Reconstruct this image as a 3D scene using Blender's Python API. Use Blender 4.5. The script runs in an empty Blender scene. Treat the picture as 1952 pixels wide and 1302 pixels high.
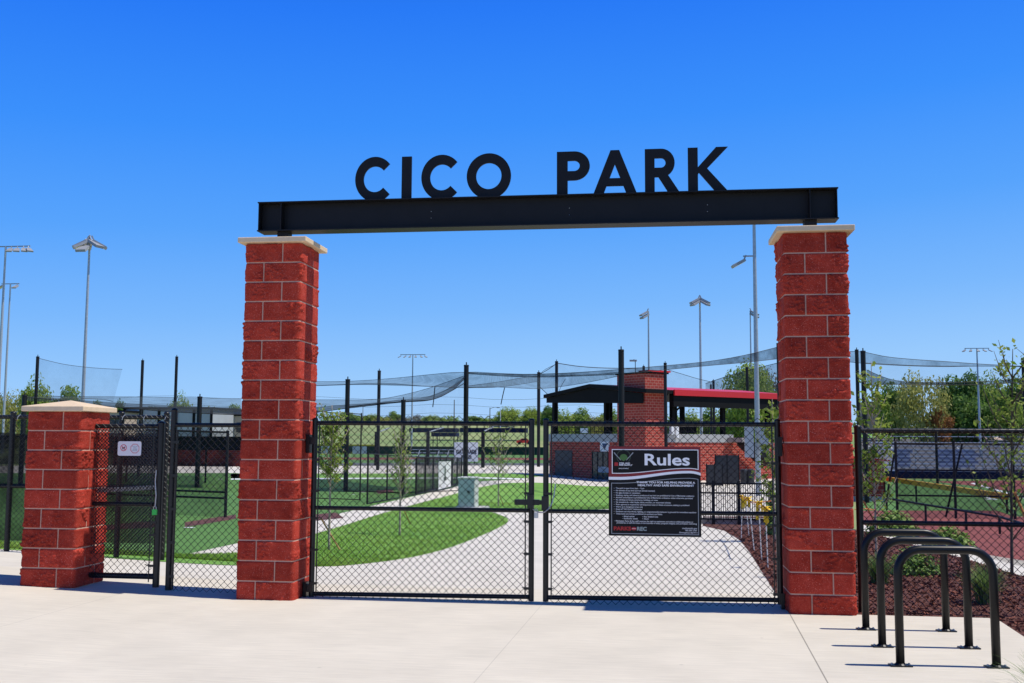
import bpy, bmesh, math, random
import numpy as np
from mathutils import Vector, Matrix, noise, Quaternion
random.seed(7); RNG = np.random.default_rng(7)
S = bpy.context.scene
COL = S.collection
# ------------------------------------------------------------------ camera
CAM = Vector((4.1678, -10.2577, 1.6426)); YAW, PIT, ROLL, FPX = -0.1326, 0.0935, 0.0052, 1986.7
FW = Vector((math.sin(YAW)*math.cos(PIT), math.cos(YAW)*math.cos(PIT), math.sin(PIT)))
_rt = Vector((math.cos(YAW), -math.sin(YAW), 0)); _up = _rt.cross(FW)
RT = _rt*math.cos(ROLL) + _up*math.sin(ROLL); UP = -_rt*math.sin(ROLL) + _up*math.cos(ROLL)
cd = bpy.data.cameras.new('camera'); cam = bpy.data.objects.new('camera', cd); COL.objects.link(cam)
cd.sensor_width = 36; cd.lens = FPX/1952*36; cd.clip_end = 6000; cd.clip_start = .1
cam.matrix_world = Matrix(((RT.x, UP.x, -FW.x, CAM.x), (RT.y, UP.y, -FW.y, CAM.y), (RT.z, UP.z, -FW.z, CAM.z), (0, 0, 0, 1)))
S.camera = cam
# ------------------------------------------------------------------ terrain
KY = [(-80, 0), (1.5, 0), (50, -1.45), (200, -1.45), (350, 6.2), (3000, 6.2)]
KX = [(-3000, .28), (-8, .28), (0, 0), (3000, 0)]
def lerp(K, t):
    if t <= K[0][0]: return K[0][1]
    for (a, za), (b, zb) in zip(K, K[1:]):
        if t <= b: return za + (zb-za)*(t-a)/(b-a)
    return K[-1][1]
def gz(x, y): return lerp(KY, y) + lerp(KX, x)
# surveyed positions: where a sight line from the tripod meets the ground or a plane of known distance
def ray(u, v): return FW + RT*((u-976)/FPX) + UP*((651-v)/FPX)
def PY(u, v, y):
    d = ray(u, v); return CAM + d*((y-CAM.y)/d.y)
def G(u, v):
    d = ray(u, v); t = 3.0; lo = t
    while t < 4000:
        p = CAM + d*t
        if p.z <= gz(p.x, p.y): break
        lo = t; t *= 1.03
    hi = t
    for _ in range(30):
        m = (lo+hi)/2; p = CAM + d*m
        if p.z <= gz(p.x, p.y): hi = m
        else: lo = m
    return CAM + d*hi
def ppm(y, x=0): return FPX/((Vector((x, y, 1.6))-CAM).dot(FW))
# ------------------------------------------------------------------ materials
def mat(name, col, rough=.8, var=.12, scale=8, col2=None, bump=0, bscale=40, metal=0, spec=.5, detail=6, island=0):
    m = bpy.data.materials.new(name); m.use_nodes = True
    nt = m.node_tree; N = nt.nodes; L = nt.links; b = N['Principled BSDF']
    b.inputs['Roughness'].default_value = rough; b.inputs['Metallic'].default_value = metal
    b.inputs['Specular IOR Level'].default_value = spec
    c = tuple(col)+(1,)
    if col2 is None:
        d = tuple(max(0, x*(1-var)) for x in col)+(1,); e = tuple(min(1, x*(1+var)) for x in col)+(1,)
    else: d, e = c, tuple(col2)+(1,)
    g = N.new('ShaderNodeNewGeometry'); n = N.new('ShaderNodeTexNoise'); n.inputs['Scale'].default_value = scale; n.inputs['Detail'].default_value = detail
    n.inputs['Roughness'].default_value = .62
    L.new(g.outputs['Position'], n.inputs['Vector'])
    mx = N.new('ShaderNodeMix'); mx.data_type = 'RGBA'; mx.inputs[6].default_value = d; mx.inputs[7].default_value = e
    rp = N.new('ShaderNodeMapRange'); rp.inputs[1].default_value = .3; rp.inputs[2].default_value = .7
    L.new(n.outputs['Fac'], rp.inputs[0])
    fac = rp.outputs[0]
    if island:
        ad = N.new('ShaderNodeMath'); ad.operation = 'MULTIPLY_ADD'; ad.inputs[1].default_value = island
        sb = N.new('ShaderNodeMath'); sb.operation = 'SUBTRACT'; sb.inputs[1].default_value = island/2
        L.new(g.outputs['Random Per Island'], ad.inputs[0]); L.new(fac, sb.inputs[0]); L.new(sb.outputs[0], ad.inputs[2]); ad.use_clamp = True
        fac = ad.outputs[0]
    L.new(fac, mx.inputs[0])
    L.new(mx.outputs[2], b.inputs['Base Color'])
    m['mix'] = mx.name
    if bump:
        n2 = N.new('ShaderNodeTexNoise'); n2.inputs['Scale'].default_value = bscale; n2.inputs['Detail'].default_value = 8
        L.new(g.outputs['Position'], n2.inputs['Vector'])
        bp = N.new('ShaderNodeBump'); bp.inputs['Strength'].default_value = bump; bp.inputs['Distance'].default_value = .01
        L.new(n2.outputs['Fac'], bp.inputs['Height']); L.new(bp.outputs['Normal'], b.inputs['Normal'])
    return m
def leafmat(name, c1, c2, trans=.35, scale=.6):
    m = mat(name, c1, .6, col2=c2, scale=scale, island=.9, spec=.3)
    nt = m.node_tree; N = nt.nodes; L = nt.links; b = N['Principled BSDF']; mx = N[m['mix']]
    t = N.new('ShaderNodeBsdfTranslucent'); L.new(mx.outputs[2], t.inputs['Color'])
    s = N.new('ShaderNodeMixShader'); s.inputs[0].default_value = trans
    L.new(b.outputs[0], s.inputs[1]); L.new(t.outputs[0], s.inputs[2]); L.new(s.outputs[0], N['Material Output'].inputs[0])
    return m
def netmat(name, alpha, col=(.02, .022, .025)):
    m = bpy.data.materials.new(name); m.use_nodes = True
    nt = m.node_tree; N = nt.nodes; L = nt.links; N.remove(N['Principled BSDF'])
    d = N.new('ShaderNodeBsdfDiffuse'); d.inputs[0].default_value = tuple(col)+(1,)
    t = N.new('ShaderNodeBsdfTransparent'); s = N.new('ShaderNodeMixShader')
    g = N.new('ShaderNodeNewGeometry'); n = N.new('ShaderNodeTexNoise'); n.inputs['Scale'].default_value = 1.1; n.inputs['Detail'].default_value = 7; n.inputs['Roughness'].default_value = .7; L.new(g.outputs['Position'], n.inputs['Vector'])
    rp = N.new('ShaderNodeMapRange'); rp.inputs[1].default_value = .25; rp.inputs[2].default_value = .75
    rp.inputs[3].default_value = alpha*.5; rp.inputs[4].default_value = min(1, alpha*1.5)
    L.new(n.outputs['Fac'], rp.inputs[0]); L.new(rp.outputs[0], s.inputs[0])
    L.new(t.outputs[0], s.inputs[1]); L.new(d.outputs[0], s.inputs[2]); L.new(s.outputs[0], N['Material Output'].inputs[0])
    return m
# ------------------------------------------------------------------ objects
def tag(o, label=None, cat=None, group=None, kind=None):
    if label: o['label'] = label
    if cat: o['category'] = cat
    if group: o['group'] = group
    if kind: o['kind'] = kind
    return o
def thing(name, label, cat, loc, group=None):
    o = bpy.data.objects.new(name, None); COL.objects.link(o); o.empty_display_size = .2
    o.location = loc; return tag(o, label, cat, group)
def origin(o):
    v = Vector((0, 0, 0))
    while o is not None: v += o.location; o = o.parent
    return v
def link(name, me, parent=None, loc=None):
    """mesh data is in world coordinates; move it to its own base / its thing's base"""
    o = bpy.data.objects.new(name, me); COL.objects.link(o)
    if parent is not None:
        me.transform(Matrix.Translation(-origin(parent))); o.parent = parent
    elif loc is not None:
        me.transform(Matrix.Translation(-Vector(loc))); o.location = loc
    return o
def copy_tree(o, parent=None):
    c = o.copy(); COL.objects.link(c); c.parent = parent
    for ch in o.children: copy_tree(ch, c)
    return c
class MB:
    def __init__(s): s.v = []; s.f = []; s.m = []
    def add(s, vs, fs, mi=0):
        k = len(s.v); s.v += [tuple(p) for p in vs]; s.f += [tuple(i+k for i in f) for f in fs]; s.m += [mi]*len(fs); return s
    def hexa(s, p, mi=0):   # 8 points: bottom 4 ccw, top 4 ccw
        return s.add(p, [(3, 2, 1, 0), (4, 5, 6, 7), (0, 1, 5, 4), (1, 2, 6, 5), (2, 3, 7, 6), (3, 0, 4, 7)], mi)
    def box(s, a, b, mi=0, rz=0, piv=None):
        (x0, y0, z0), (x1, y1, z1) = a, b
        p = [(x0, y0, z0), (x1, y0, z0), (x1, y1, z0), (x0, y1, z0), (x0, y0, z1), (x1, y0, z1), (x1, y1, z1), (x0, y1, z1)]
        if rz:
            c = Vector(piv) if piv else Vector(((x0+x1)/2, (y0+y1)/2, 0)); R = Matrix.Rotation(rz, 3, 'Z')
            p = [tuple(R @ (Vector(q)-c) + c) for q in p]
        return s.hexa(p, mi)
    def cbox(s, c, sz, mi=0, rz=0):
        return s.box((c[0]-sz[0]/2, c[1]-sz[1]/2, c[2]-sz[2]/2), (c[0]+sz[0]/2, c[1]+sz[1]/2, c[2]+sz[2]/2), mi, rz)
    def bar(s, a, b, w, h=None, mi=0, upv=(0, 0, 1)):   # square bar between two points
        a = Vector(a); b = Vector(b); h = h or w; d = (b-a).normalized(); u = Vector(upv)
        if abs(d.dot(u)) > .99: u = Vector((0, 1, 0))
        x = d.cross(u).normalized(); y = x.cross(d)
        q = [(-w/2, -h/2), (w/2, -h/2), (w/2, h/2), (-w/2, h/2)]
        return s.hexa([a+x*i+y*j for i, j in q]+[b+x*i+y*j for i, j in q], mi)
    def tube(s, pts, r, n=8, mi=0, cap=True):
        pts = [Vector(p) for p in pts]; rs = r if isinstance(r, (list, tuple)) else [r]*len(pts)
        k = len(s.v); ref = None
        for i, p in enumerate(pts):
            d = (pts[min(i+1, len(pts)-1)]-pts[max(i-1, 0)]).normalized()
            if ref is None: ref = Vector((0, 0, 1)) if abs(d.z) < .9 else Vector((1, 0, 0))
            x = d.cross(ref)
            if x.length < 1e-4: x = d.cross(Vector((0, 1, .3)))
            x.normalize(); y = x.cross(d).normalized(); ref = y
            for j in range(n):
                t = 2*math.pi*j/n; s.v.append(tuple(p + x*(rs[i]*math.cos(t)) + y*(rs[i]*math.sin(t))))
        for i in range(len(pts)-1):
            for j in range(n):
                a = k+i*n+j; b = k+i*n+(j+1) % n; s.f.append((a, b, b+n, a+n)); s.m.append(mi)
        if cap:
            s.f.append(tuple(k+j for j in reversed(range(n)))); s.m.append(mi)
            e = k+(len(pts)-1)*n; s.f.append(tuple(e+j for j in range(n))); s.m.append(mi)
        return s
    def ball(s, c, r, mi=0, seg=8, ring=5, sz=1):
        c = Vector(c); vs = []; fs = []
        for i in range(ring+1):
            t = math.pi*i/ring
            for j in range(seg):
                a = 2*math.pi*j/seg; vs.append(c+Vector((r*math.sin(t)*math.cos(a), r*math.sin(t)*math.sin(a), r*sz*math.cos(t))))
        for i in range(ring):
            for j in range(seg): fs.append((i*seg+j, (i+1)*seg+j, (i+1)*seg+(j+1) % seg, i*seg+(j+1) % seg))
        return s.add(vs, fs, mi)
    def prism(s, poly, off, mi=0):   # planar polygon extruded by a vector
        n = len(poly); p = [Vector(q) for q in poly]; o = Vector(off); vs = p+[q+o for q in p]
        return s.add(vs, [tuple(reversed(range(n))), tuple(range(n, 2*n))]+[(i, (i+1) % n, n+(i+1) % n, n+i) for i in range(n)], mi)
    def mesh(s, name, mats, smooth=False):
        me = bpy.data.meshes.new(name); me.from_pydata(s.v, [], s.f)
        for m in (mats if isinstance(mats, (list, tuple)) else [mats]): me.materials.append(m)
        me.polygons.foreach_set('material_index', s.m)
        if smooth: me.polygons.foreach_set('use_smooth', [True]*len(s.f))
        me.validate(); me.update(); return me
    def build(s, name, mats, parent=None, loc=None, smooth=False):
        if parent is None and loc is None:
            a = np.array(s.v); loc = ((a[:, 0].min()+a[:, 0].max())/2, (a[:, 1].min()+a[:, 1].max())/2, a[:, 2].min())
        o = link(name, s.mesh(name, mats, smooth), parent, loc); return o
def np_mesh(name, V, n, m, smooth=False):
    """V: (k*n,3) vertices, every n consecutive ones a face"""
    k = len(V)//n; me = bpy.data.meshes.new(name)
    me.vertices.add(k*n); me.vertices.foreach_set('co', np.asarray(V, np.float32).ravel())
    me.loops.add(k*n); me.loops.foreach_set('vertex_index', np.arange(k*n, dtype=np.int32))
    me.polygons.add(k); me.polygons.foreach_set('loop_start', np.arange(0, k*n, n, dtype=np.int32))
    me.materials.append(m); me.update(calc_edges=True); me.validate()
    return me
def shade_auto(o, ang=40):
    me = o.data; me.polygons.foreach_set('use_smooth', [True]*len(me.polygons)); bm = bmesh.new(); bm.from_mesh(me)
    for e in bm.edges:
        if len(e.link_faces) == 2 and e.calc_face_angle(0) > math.radians(ang): e.smooth = False
    bm.to_mesh(me); bm.free(); return o
def catmull(pts, n=6, closed=False):
    P = [Vector(p) for p in pts]; out = []; N_ = len(P)
    rng = range(N_ if closed else N_-1)
    for i in rng:
        p0, p1, p2, p3 = (P[(i+k-1) % N_] if closed else P[min(max(i+k-1, 0), N_-1)] for k in range(4))
        for j in range(n):
            t = j/n; out.append(.5*((2*p1)+(p2-p0)*t+(2*p0-5*p1+4*p2-p3)*t*t+(3*p1-p0-3*p2+p3)*t**3))
    if not closed: out.append(P[-1])
    return out
def drape(name, xy, m, level=0, thick=0):
    """polygon in plan laid on the terrain as a sheet"""
    bm = bmesh.new(); f = bm.faces.new([bm.verts.new((p[0], p[1], 0)) for p in xy])
    bmesh.ops.triangulate(bm, faces=[f])
    for K, ax in ((KY, 1), (KX, 0)):
        for t, _ in K[1:-1]:
            co = [0, 0, 0]; co[ax] = t; no = [0, 0, 0]; no[ax] = 1
            bmesh.ops.bisect_plane(bm, geom=bm.verts[:]+bm.edges[:]+bm.faces[:], plane_co=co, plane_no=no, dist=1e-5)
    bmesh.ops.triangulate(bm, faces=bm.faces[:])
    for v in bm.verts: v.co.z = gz(v.co.x, v.co.y) + .005*level
    for f in bm.faces:
        f.normal_update()
        if f.normal.z < 0: f.normal_flip()
    me = bpy.data.meshes.new(name); bm.to_mesh(me); bm.free(); me.materials.append(m)
    o = bpy.data.objects.new(name, me); COL.objects.link(o); return tag(o, kind='structure')
def gp(px): return [G(*p).to_2d() for p in px]
# ------------------------------------------------------------------ world
SUN_EL, SUN_AZ = math.radians(63), math.radians(1.6)      # azimuth measured from +X towards +Y
w = bpy.data.worlds.new('World'); S.world = w; w.use_nodes = True
nt = w.node_tree; bg = nt.nodes['Background']
sky = nt.nodes.new('ShaderNodeTexSky'); sky.sky_type = 'NISHITA'; sky.sun_disc = False
sky.sun_elevation = SUN_EL; sky.sun_rotation = math.pi/2-SUN_AZ; sky.altitude = 300; sky.air_density = 1.0; sky.dust_density = .25; sky.ozone_density = 3.0
tc = nt.nodes.new('ShaderNodeTexCoord'); sx = nt.nodes.new('ShaderNodeSeparateXYZ'); nt.links.new(tc.outputs['Generated'], sx.inputs[0])
rmp = nt.nodes.new('ShaderNodeValToRGB'); shf = nt.nodes.new('ShaderNodeMath'); shf.operation = 'MULTIPLY_ADD'; shf.inputs[1].default_value = -.045
nt.links.new(sx.outputs[0], shf.inputs[0]); nt.links.new(sx.outputs[2], shf.inputs[2]); nt.links.new(shf.outputs[0], rmp.inputs[0])
SKY = [(0, (.42, .64, .97)), (.07, (.31, .59, 1.0)), (.13, (.19, .48, 1.0)), (.21, (.090, .370, 1.0)), (.30, (.038, .28, 1.0)), (.40, (.016, .195, .95)), (.55, (.008, .075, .38)), (1, (.006, .05, .24))]
el = rmp.color_ramp.elements
while len(el) < len(SKY): el.new(.5)
for e, (p, c) in zip(el, SKY): e.position = p; e.color = c+(1,)
sc_ = nt.nodes.new('ShaderNodeVectorMath'); sc_.operation = 'SCALE'; sc_.inputs['Scale'].default_value = 10; nt.links.new(rmp.outputs[0], sc_.inputs[0])
mxs = nt.nodes.new('ShaderNodeMix'); mxs.data_type = 'RGBA'; mxs.inputs[0].default_value = .95
nt.links.new(sky.outputs[0], mxs.inputs[6]); nt.links.new(sc_.outputs[0], mxs.inputs[7]); nt.links.new(mxs.outputs[2], bg.inputs['Color']); bg.inputs['Strength'].default_value = .1
sd = bpy.data.lights.new('sun', 'SUN'); so = bpy.data.objects.new('sun', sd); COL.objects.link(so)
sd.energy = 4.6; sd.angle = math.radians(.5); sd.color = (1, .95, .86)
sv = Vector((math.cos(SUN_EL)*math.cos(SUN_AZ), math.cos(SUN_EL)*math.sin(SUN_AZ), math.sin(SUN_EL)))
so.rotation_euler = (-sv).to_track_quat('-Z', 'Y').to_euler(); so.location = (20, 0, 40)
S.view_settings.view_transform = 'Standard'; S.view_settings.look = 'None'; S.view_settings.exposure = 0; S.view_settings.gamma = 1
S.cycles.transparent_max_bounces = 24; S.cycles.max_bounces = 6
# ------------------------------------------------------------------ shared materials
BLACK = mat('black_powder_coat', (.009, .009, .010), .36, .1, 30, spec=.4)
BLACKW = mat('black_vinyl_wire', (.010, .010, .011), .3, .1, 20)
BLKD = mat('black_steel_far', (.012, .012, .014), .6, .2, 3, spec=.3)
BEAMM = mat('beam_black', (.009, .009, .011), .55, .15, 6, spec=.25)
GALV = mat('galvanised_steel', (.42, .45, .48), .45, .12, 6, metal=.35)
WHITE = mat('white_paint', (.8, .8, .8), .5, .03)
STONE = mat('cast_stone', (.70, .54, .36), .8, .08, 14, bump=.15, bscale=120)
MORTAR = mat('mortar', (.54, .33, .245), .9, .1, 40, bump=.3, bscale=150)
WOOD = mat('stake_wood', (.5, .27, .12), .8, .2, 15)
REDM = mat('red_sheet_metal', (.62, .015, .02), .4, .05)
NAVY = mat('navy', (.010, .014, .055), .7, .15, 2, spec=.15)
def concrete(name, base, joints):
    m = mat(name, base, .85, .075, 1.1, bump=.06, bscale=90, detail=9)
    nt = m.node_tree; N = nt.nodes; L = nt.links; mx = N[m['mix']]; b = N['Principled BSDF']
    g = N.new('ShaderNodeNewGeometry')
    # broom streaks and small stains
    mp = N.new('ShaderNodeMapping'); mp.inputs['Scale'].default_value = (1.2, 16, 1); L.new(g.outputs['Position'], mp.inputs[0])
    n = N.new('ShaderNodeTexNoise'); n.inputs['Scale'].default_value = 2.2; n.inputs['Detail'].default_value = 7; L.new(mp.outputs[0], n.inputs['Vector'])
    rp = N.new('ShaderNodeMapRange'); rp.inputs[1].default_value = .3; rp.inputs[2].default_value = .72; rp.inputs[3].default_value = .915; rp.inputs[4].default_value = 1.045
    L.new(n.outputs['Fac'], rp.inputs[0])
    v = N.new('ShaderNodeTexVoronoi'); v.inputs['Scale'].default_value = 1.6; v.inputs['Randomness'].default_value = 1; L.new(g.outputs['Position'], v.inputs['Vector'])
    vr = N.new('ShaderNodeMapRange'); vr.inputs[1].default_value = .012; vr.inputs[2].default_value = .035; vr.inputs[3].default_value = .78; vr.inputs[4].default_value = 1; L.new(v.outputs['Distance'], vr.inputs[0])
    cur = N.new('ShaderNodeMath'); cur.operation = 'MULTIPLY'; L.new(rp.outputs[0], cur.inputs[0]); L.new(vr.outputs[0], cur.inputs[1]); cur = cur.outputs[0]
    sp = N.new('ShaderNodeSeparateXYZ'); L.new(g.outputs['Position'], sp.inputs[0])
    for (a, b_, c, wd, dk) in joints:       # tooled joints a*x+b*y+c=0
        q = N.new('ShaderNodeMath'); q.operation = 'MULTIPLY_ADD'; q.inputs[1].default_value = a; q.inputs[2].default_value = c; L.new(sp.outputs[0], q.inputs[0])
        r = N.new('ShaderNodeMath'); r.operation = 'MULTIPLY_ADD'; r.inputs[1].default_value = b_; L.new(sp.outputs[1], r.inputs[0]); L.new(q.outputs[0], r.inputs[2])
        ab = N.new('ShaderNodeMath'); ab.operation = 'ABSOLUTE'; L.new(r.outputs[0], ab.inputs[0])
        mr = N.new('ShaderNodeMapRange'); mr.inputs[1].default_value = wd*.6; mr.inputs[2].default_value = wd*1.4; mr.inputs[3].default_value = dk; mr.inputs[4].default_value = 1; L.new(ab.outputs[0], mr.inputs[0])
        mu = N.new('ShaderNodeMath'); mu.operation = 'MULTIPLY'; L.new(cur, mu.inputs[0]); L.new(mr.outputs[0], mu.inputs[1]); cur = mu.outputs[0]
    vm = N.new('ShaderNodeVectorMath'); vm.operation = 'SCALE'; L.new(mx.outputs[2], vm.inputs[0]); L.new(cur, vm.inputs['Scale'])
    L.new(vm.outputs[0], b.inputs['Base Color'])
    return m
def linejoint(p, q, wd=.004, dk=.55):
    dx, dy = q[0]-p[0], q[1]-p[1]; l = math.hypot(dx, dy); a, b_ = -dy/l, dx/l
    return (a, b_, -(a*p[0]+b_*p[1]), wd, dk)
# ================================================================== the setting: ground
DRYGRASS = mat('dry_field_grass', (.15, .25, .06), .9, col2=(.31, .33, .13), scale=.03, bump=.3, bscale=4)
LAWN = mat('lawn_soil_green', (.11, .27, .03), .9, col2=(.20, .37, .055), scale=.55, bump=.5, bscale=60)
TURF = mat('artificial_turf', (.065, .165, .024), .9, col2=(.095, .215, .036), scale=.5, bump=.2, bscale=50)
MULCHM = mat('mulch_ground', (.06, .018, .012), .95, col2=(.13, .045, .03), scale=22, bump=1, bscale=60)
CLAY = mat('red_clay_turf', (.17, .034, .024), .9, col2=(.25, .062, .042), scale=.8, bump=.2, bscale=20)
ASPH = mat('asphalt', (.09, .09, .095), .9, .2, 3)
PLZ = concrete('plaza_concrete', (.635, .58, .475), [linejoint((3.053, -.962), (2.985, -3.117), .0035, .8), linejoint((5.446, -.074), (5.339, -2.751), .005, .42),
                                                    linejoint((-1.2, -1), (-1.25, -3), .0035, .75), linejoint((0, -4.9), (1, -4.93), .004, .6)])
WALK = concrete('walk_concrete', (.64, .595, .515), [linejoint((0, 5.2), (1, 5.25), .006, .6), linejoint((0, 8.6), (1, 8.6), .006, .6), linejoint((3.1, 2), (3.1, 9), .006, .7)])
drape('ground', [(-1500, -80), (1500, -80), (1500, 2900), (-1500, 2900)], DRYGRASS, 0)
drape('plaza', [(-40, -40), (-40, 1.2), (5.5, 1.2), (5.5, .06), (7.25, .07), (7.3, -.1), (7.1, -3), (7.1, -40)], PLZ, 4)
drape('park_path', gp([(-420, 889), (1520, 889), (1560, 930), (1560, 990)])+[(6.3, 1.0), (-40, 1.0)], WALK, 1)
lawn_px = [(340, 1074), (450, 1079), (600, 1081), (690, 1076), (780, 1064), (850, 1047), (905, 1027), (948, 1008), (967, 996), (966, 988), (950, 981), (934, 976)]
lawn = gp([(-160, 1036), (60, 1052), (200, 1064)])+[p.to_2d() for p in catmull([G(*p) for p in lawn_px], 4)]
lawn += gp([(945, 970), (975, 967), (1045, 968), (1160, 966), (1250, 968), (1250, 940), (1160, 928), (1045, 921), (1010, 920), (960, 921), (910, 930), (870, 941), (780, 965), (727, 980), (660, 1001), (603, 1018), (520, 1037), (450, 1055.5), (400, 1057), (357, 1058), (200, 1048), (60, 1037), (-160, 1022)])
drape('lawn', lawn, LAWN, 2)
drape('batting_turf', gp([(-500, 1010), (-160, 1022), (60, 1037), (200, 1048), (352, 1058), (450, 1037), (600, 991), (720, 962), (860, 930), (900, 919), (960, 915), (1000, 914), (600, 914), (450, 902), (-500, 902)]), TURF, 2)
drape('turf_line', gp([(440, 912.6), (1000, 912.6), (1000, 914.6), (440, 914.6)]), WHITE, 3)
drape('lawn_strip', gp([(440, 903), (1000, 904), (1045, 906), (1000, 912), (440, 912)]), LAWN, 2)
mulch = gp([(1340, 1003), (1380, 1012), (1410, 1030), (1430, 1055), (1455, 1095), (1480, 1135), (1500, 1162)])+[(5.46, .6), (6.0, .0), (7.0, -.4), (7.0, -3.2), (7.0, -8), (12, -8)]+gp([(2500, 1200), (1952, 1102), (1830, 1064), (1740, 1040), (1640, 1012), (1560, 995), (1470, 985), (1340, 985)])
drape('mulch_bed', mulch, MULCHM, 2)
drape('sidewalk', gp([(1640, 1012), (1740, 1040), (1830, 1064), (1952, 1102), (2500, 1200), (2500, 1160), (1952, 1084), (1830, 1051), (1740, 1026), (1640, 1000)]), WALK, 3)
drape('infield_clay', gp([(1640, 974), (1900, 974), (1930, 985), (2500, 1000), (2500, 1160), (1952, 1084), (1830, 1051), (1740, 1026), (1640, 1000)]), CLAY, 2)
drape('infield_turf', gp([(1640, 913), (2500, 921), (2500, 998), (1930, 983), (1900, 974), (1640, 974)]), TURF, 3)
drape('base_path_clay', gp([(1775, 918), (1950, 916), (2300, 920), (2300, 947), (1952, 941), (1850, 926)]), CLAY, 4)
drape('foul_line', gp([(1850, 922), (1856, 921), (1955, 949), (1952, 951)]), WHITE, 5)
for q in ([(1872, 946), (1876, 945), (1902, 953), (1898, 954)], [(1878, 952.5), (1898, 951), (1898, 952.2), (1878, 953.7)]): drape('base_line', gp(q), WHITE, 5)
drape('outfield_turf', gp([(440, 866), (1060, 866), (1060, 884), (440, 884)]), TURF, 2)
drape('warning_track', gp([(440, 872), (1060, 873), (1060, 877), (440, 876)]), CLAY, 3)
drape('service_lane', gp([(440, 882), (1060, 884), (1060, 888.5), (440, 888.5)]), ASPH, 4)
drape('parking_lot', gp([(1640, 836), (2300, 840), (2300, 912), (1640, 908)]), ASPH, 2)
drape('far_path', gp([(1765, 813), (1800, 812), (1822, 815), (1815, 822), (1900, 832), (1952, 836), (1952, 840), (1840, 836), (1790, 824)]), mat('pink_gravel', (.45, .33, .27), .9), 3)
drape('far_lawn', gp([(1640, 822), (1780, 822), (1800, 830), (1830, 836), (1640, 836)]), LAWN, 4)
MATR = mat('worn_mat_red', (.07, .025, .02), .9, col2=(.13, .04, .03), scale=2)
# mats and home plates on the batting turf
for q in ([(560, 985), (640, 978), (655, 988), (575, 996)], [(352, 997), (420, 986), (450, 982), (450, 990), (380, 1002), (352, 1006)], [(310, 996), (262, 996), (190, 1004), (190, 1012), (310, 1006)]):
    drape('hitting_mat', gp(q), MATR, 3)
drape('hitting_mat', gp([(716, 936), (745, 933), (752, 939), (720, 942)]), MATR, 3)
for c, r in (((690, 939), 7), ((735, 930), 5), ((674, 944), 5), ((362, 1008), 10), ((390, 907), 5), ((408, 929), 5), ((372, 917), 4), ((420, 914), 5)):
    g = G(*c); s_ = r/ppm(g.y); drape('home_plate', [(g.x-s_, g.y-s_), (g.x+s_, g.y-s_), (g.x+s_, g.y+.2*s_), (g.x, g.y+1.3*s_), (g.x-s_, g.y+.2*s_)], WHITE, 5)
# blades on the nearer lawn, chips on the mulch: nobody could count them
def in_poly(P, X, Y):
    ins = np.zeros(len(X), bool); j = len(P)-1
    for i in range(len(P)):
        xi, yi, xj, yj = P[i][0], P[i][1], P[j][0], P[j][1]
        if yi != yj:
            c = ((yi > Y) != (yj > Y)) & (X < (xj-xi)*(Y-yi)/(yj-yi)+xi); ins ^= c
        j = i
    return ins
def scatter(P, n, x0, x1, y0, y1, near=0):
    X = RNG.uniform(x0, x1, n); t = RNG.uniform(0, 1, n); Y = y0+(y1-y0)*t**(1+near)
    k = in_poly(P, X, Y); return X[k], Y[k]
GZ = np.vectorize(gz)
def blades(P, n, box, h, wd, lift, near=1.0, tilt=.5):
    X, Y = scatter(P, n, *box, near); k = len(X); Z = GZ(X, Y)+lift
    a = RNG.uniform(0, 2*math.pi, k); hh = h*RNG.uniform(.6, 1.4, k); ww = wd*RNG.uniform(.6, 1.4, k)
    b0 = np.stack([X-np.cos(a)*ww, Y-np.sin(a)*ww, Z], 1); b1 = np.stack([X+np.cos(a)*ww, Y+np.sin(a)*ww, Z], 1)
    tp = np.stack([X+RNG.normal(0, tilt, k)*hh, Y+RNG.normal(0, tilt, k)*hh, Z+hh], 1)
    return np.stack([b0, b1, tp], 1).reshape(-1, 3)
GRASSM = leafmat('grass_blades', (.13, .29, .025), (.32, .43, .08), .4, .45)
V = blades(lawn, 190000, (-9, 4.5, 3.2, 30), .028, .006, .008, 1.3, .7)
tag(link('lawn_grass', np_mesh('lawn_grass', V, 3, GRASSM)), 'short bright green mown grass on the lawn inside the gate', 'grass', kind='stuff')
X, Y = scatter([Vector(p[:2]) for p in mulch], 60000, 4.5, 11, -3.5, 14, .9); k = len(X); Z = GZ(X, Y)+.012
keep = (Y > .1) | (X > 7.3); X, Y, Z = X[keep], Y[keep], Z[keep]; k = len(X)
A = RNG.normal(0, 1, (k, 3)); A /= np.linalg.norm(A, axis=1)[:, None]; A[:, 2] *= .5
B = np.cross(A, RNG.normal(0, 1, (k, 3))); B /= np.linalg.norm(B, axis=1)[:, None]
l_ = RNG.uniform(.012, .035, k)[:, None]; w_ = RNG.uniform(.004, .009, k)[:, None]; C0 = np.stack([X, Y, Z+RNG.uniform(0, .02, k)], 1)
V = np.stack([C0-A*l_-B*w_, C0+A*l_-B*w_, C0+A*l_+B*w_, C0-A*l_+B*w_], 1).reshape(-1, 3)
CHIP = mat('bark_chips', (.06, .014, .009), .9, col2=(.25, .08, .05), scale=3, island=1.0)
tag(link('bark_mulch', np_mesh('bark_mulch', V, 4, CHIP)), 'dark reddish brown bark mulch chips around the plants', 'mulch', kind='stuff')
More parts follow.
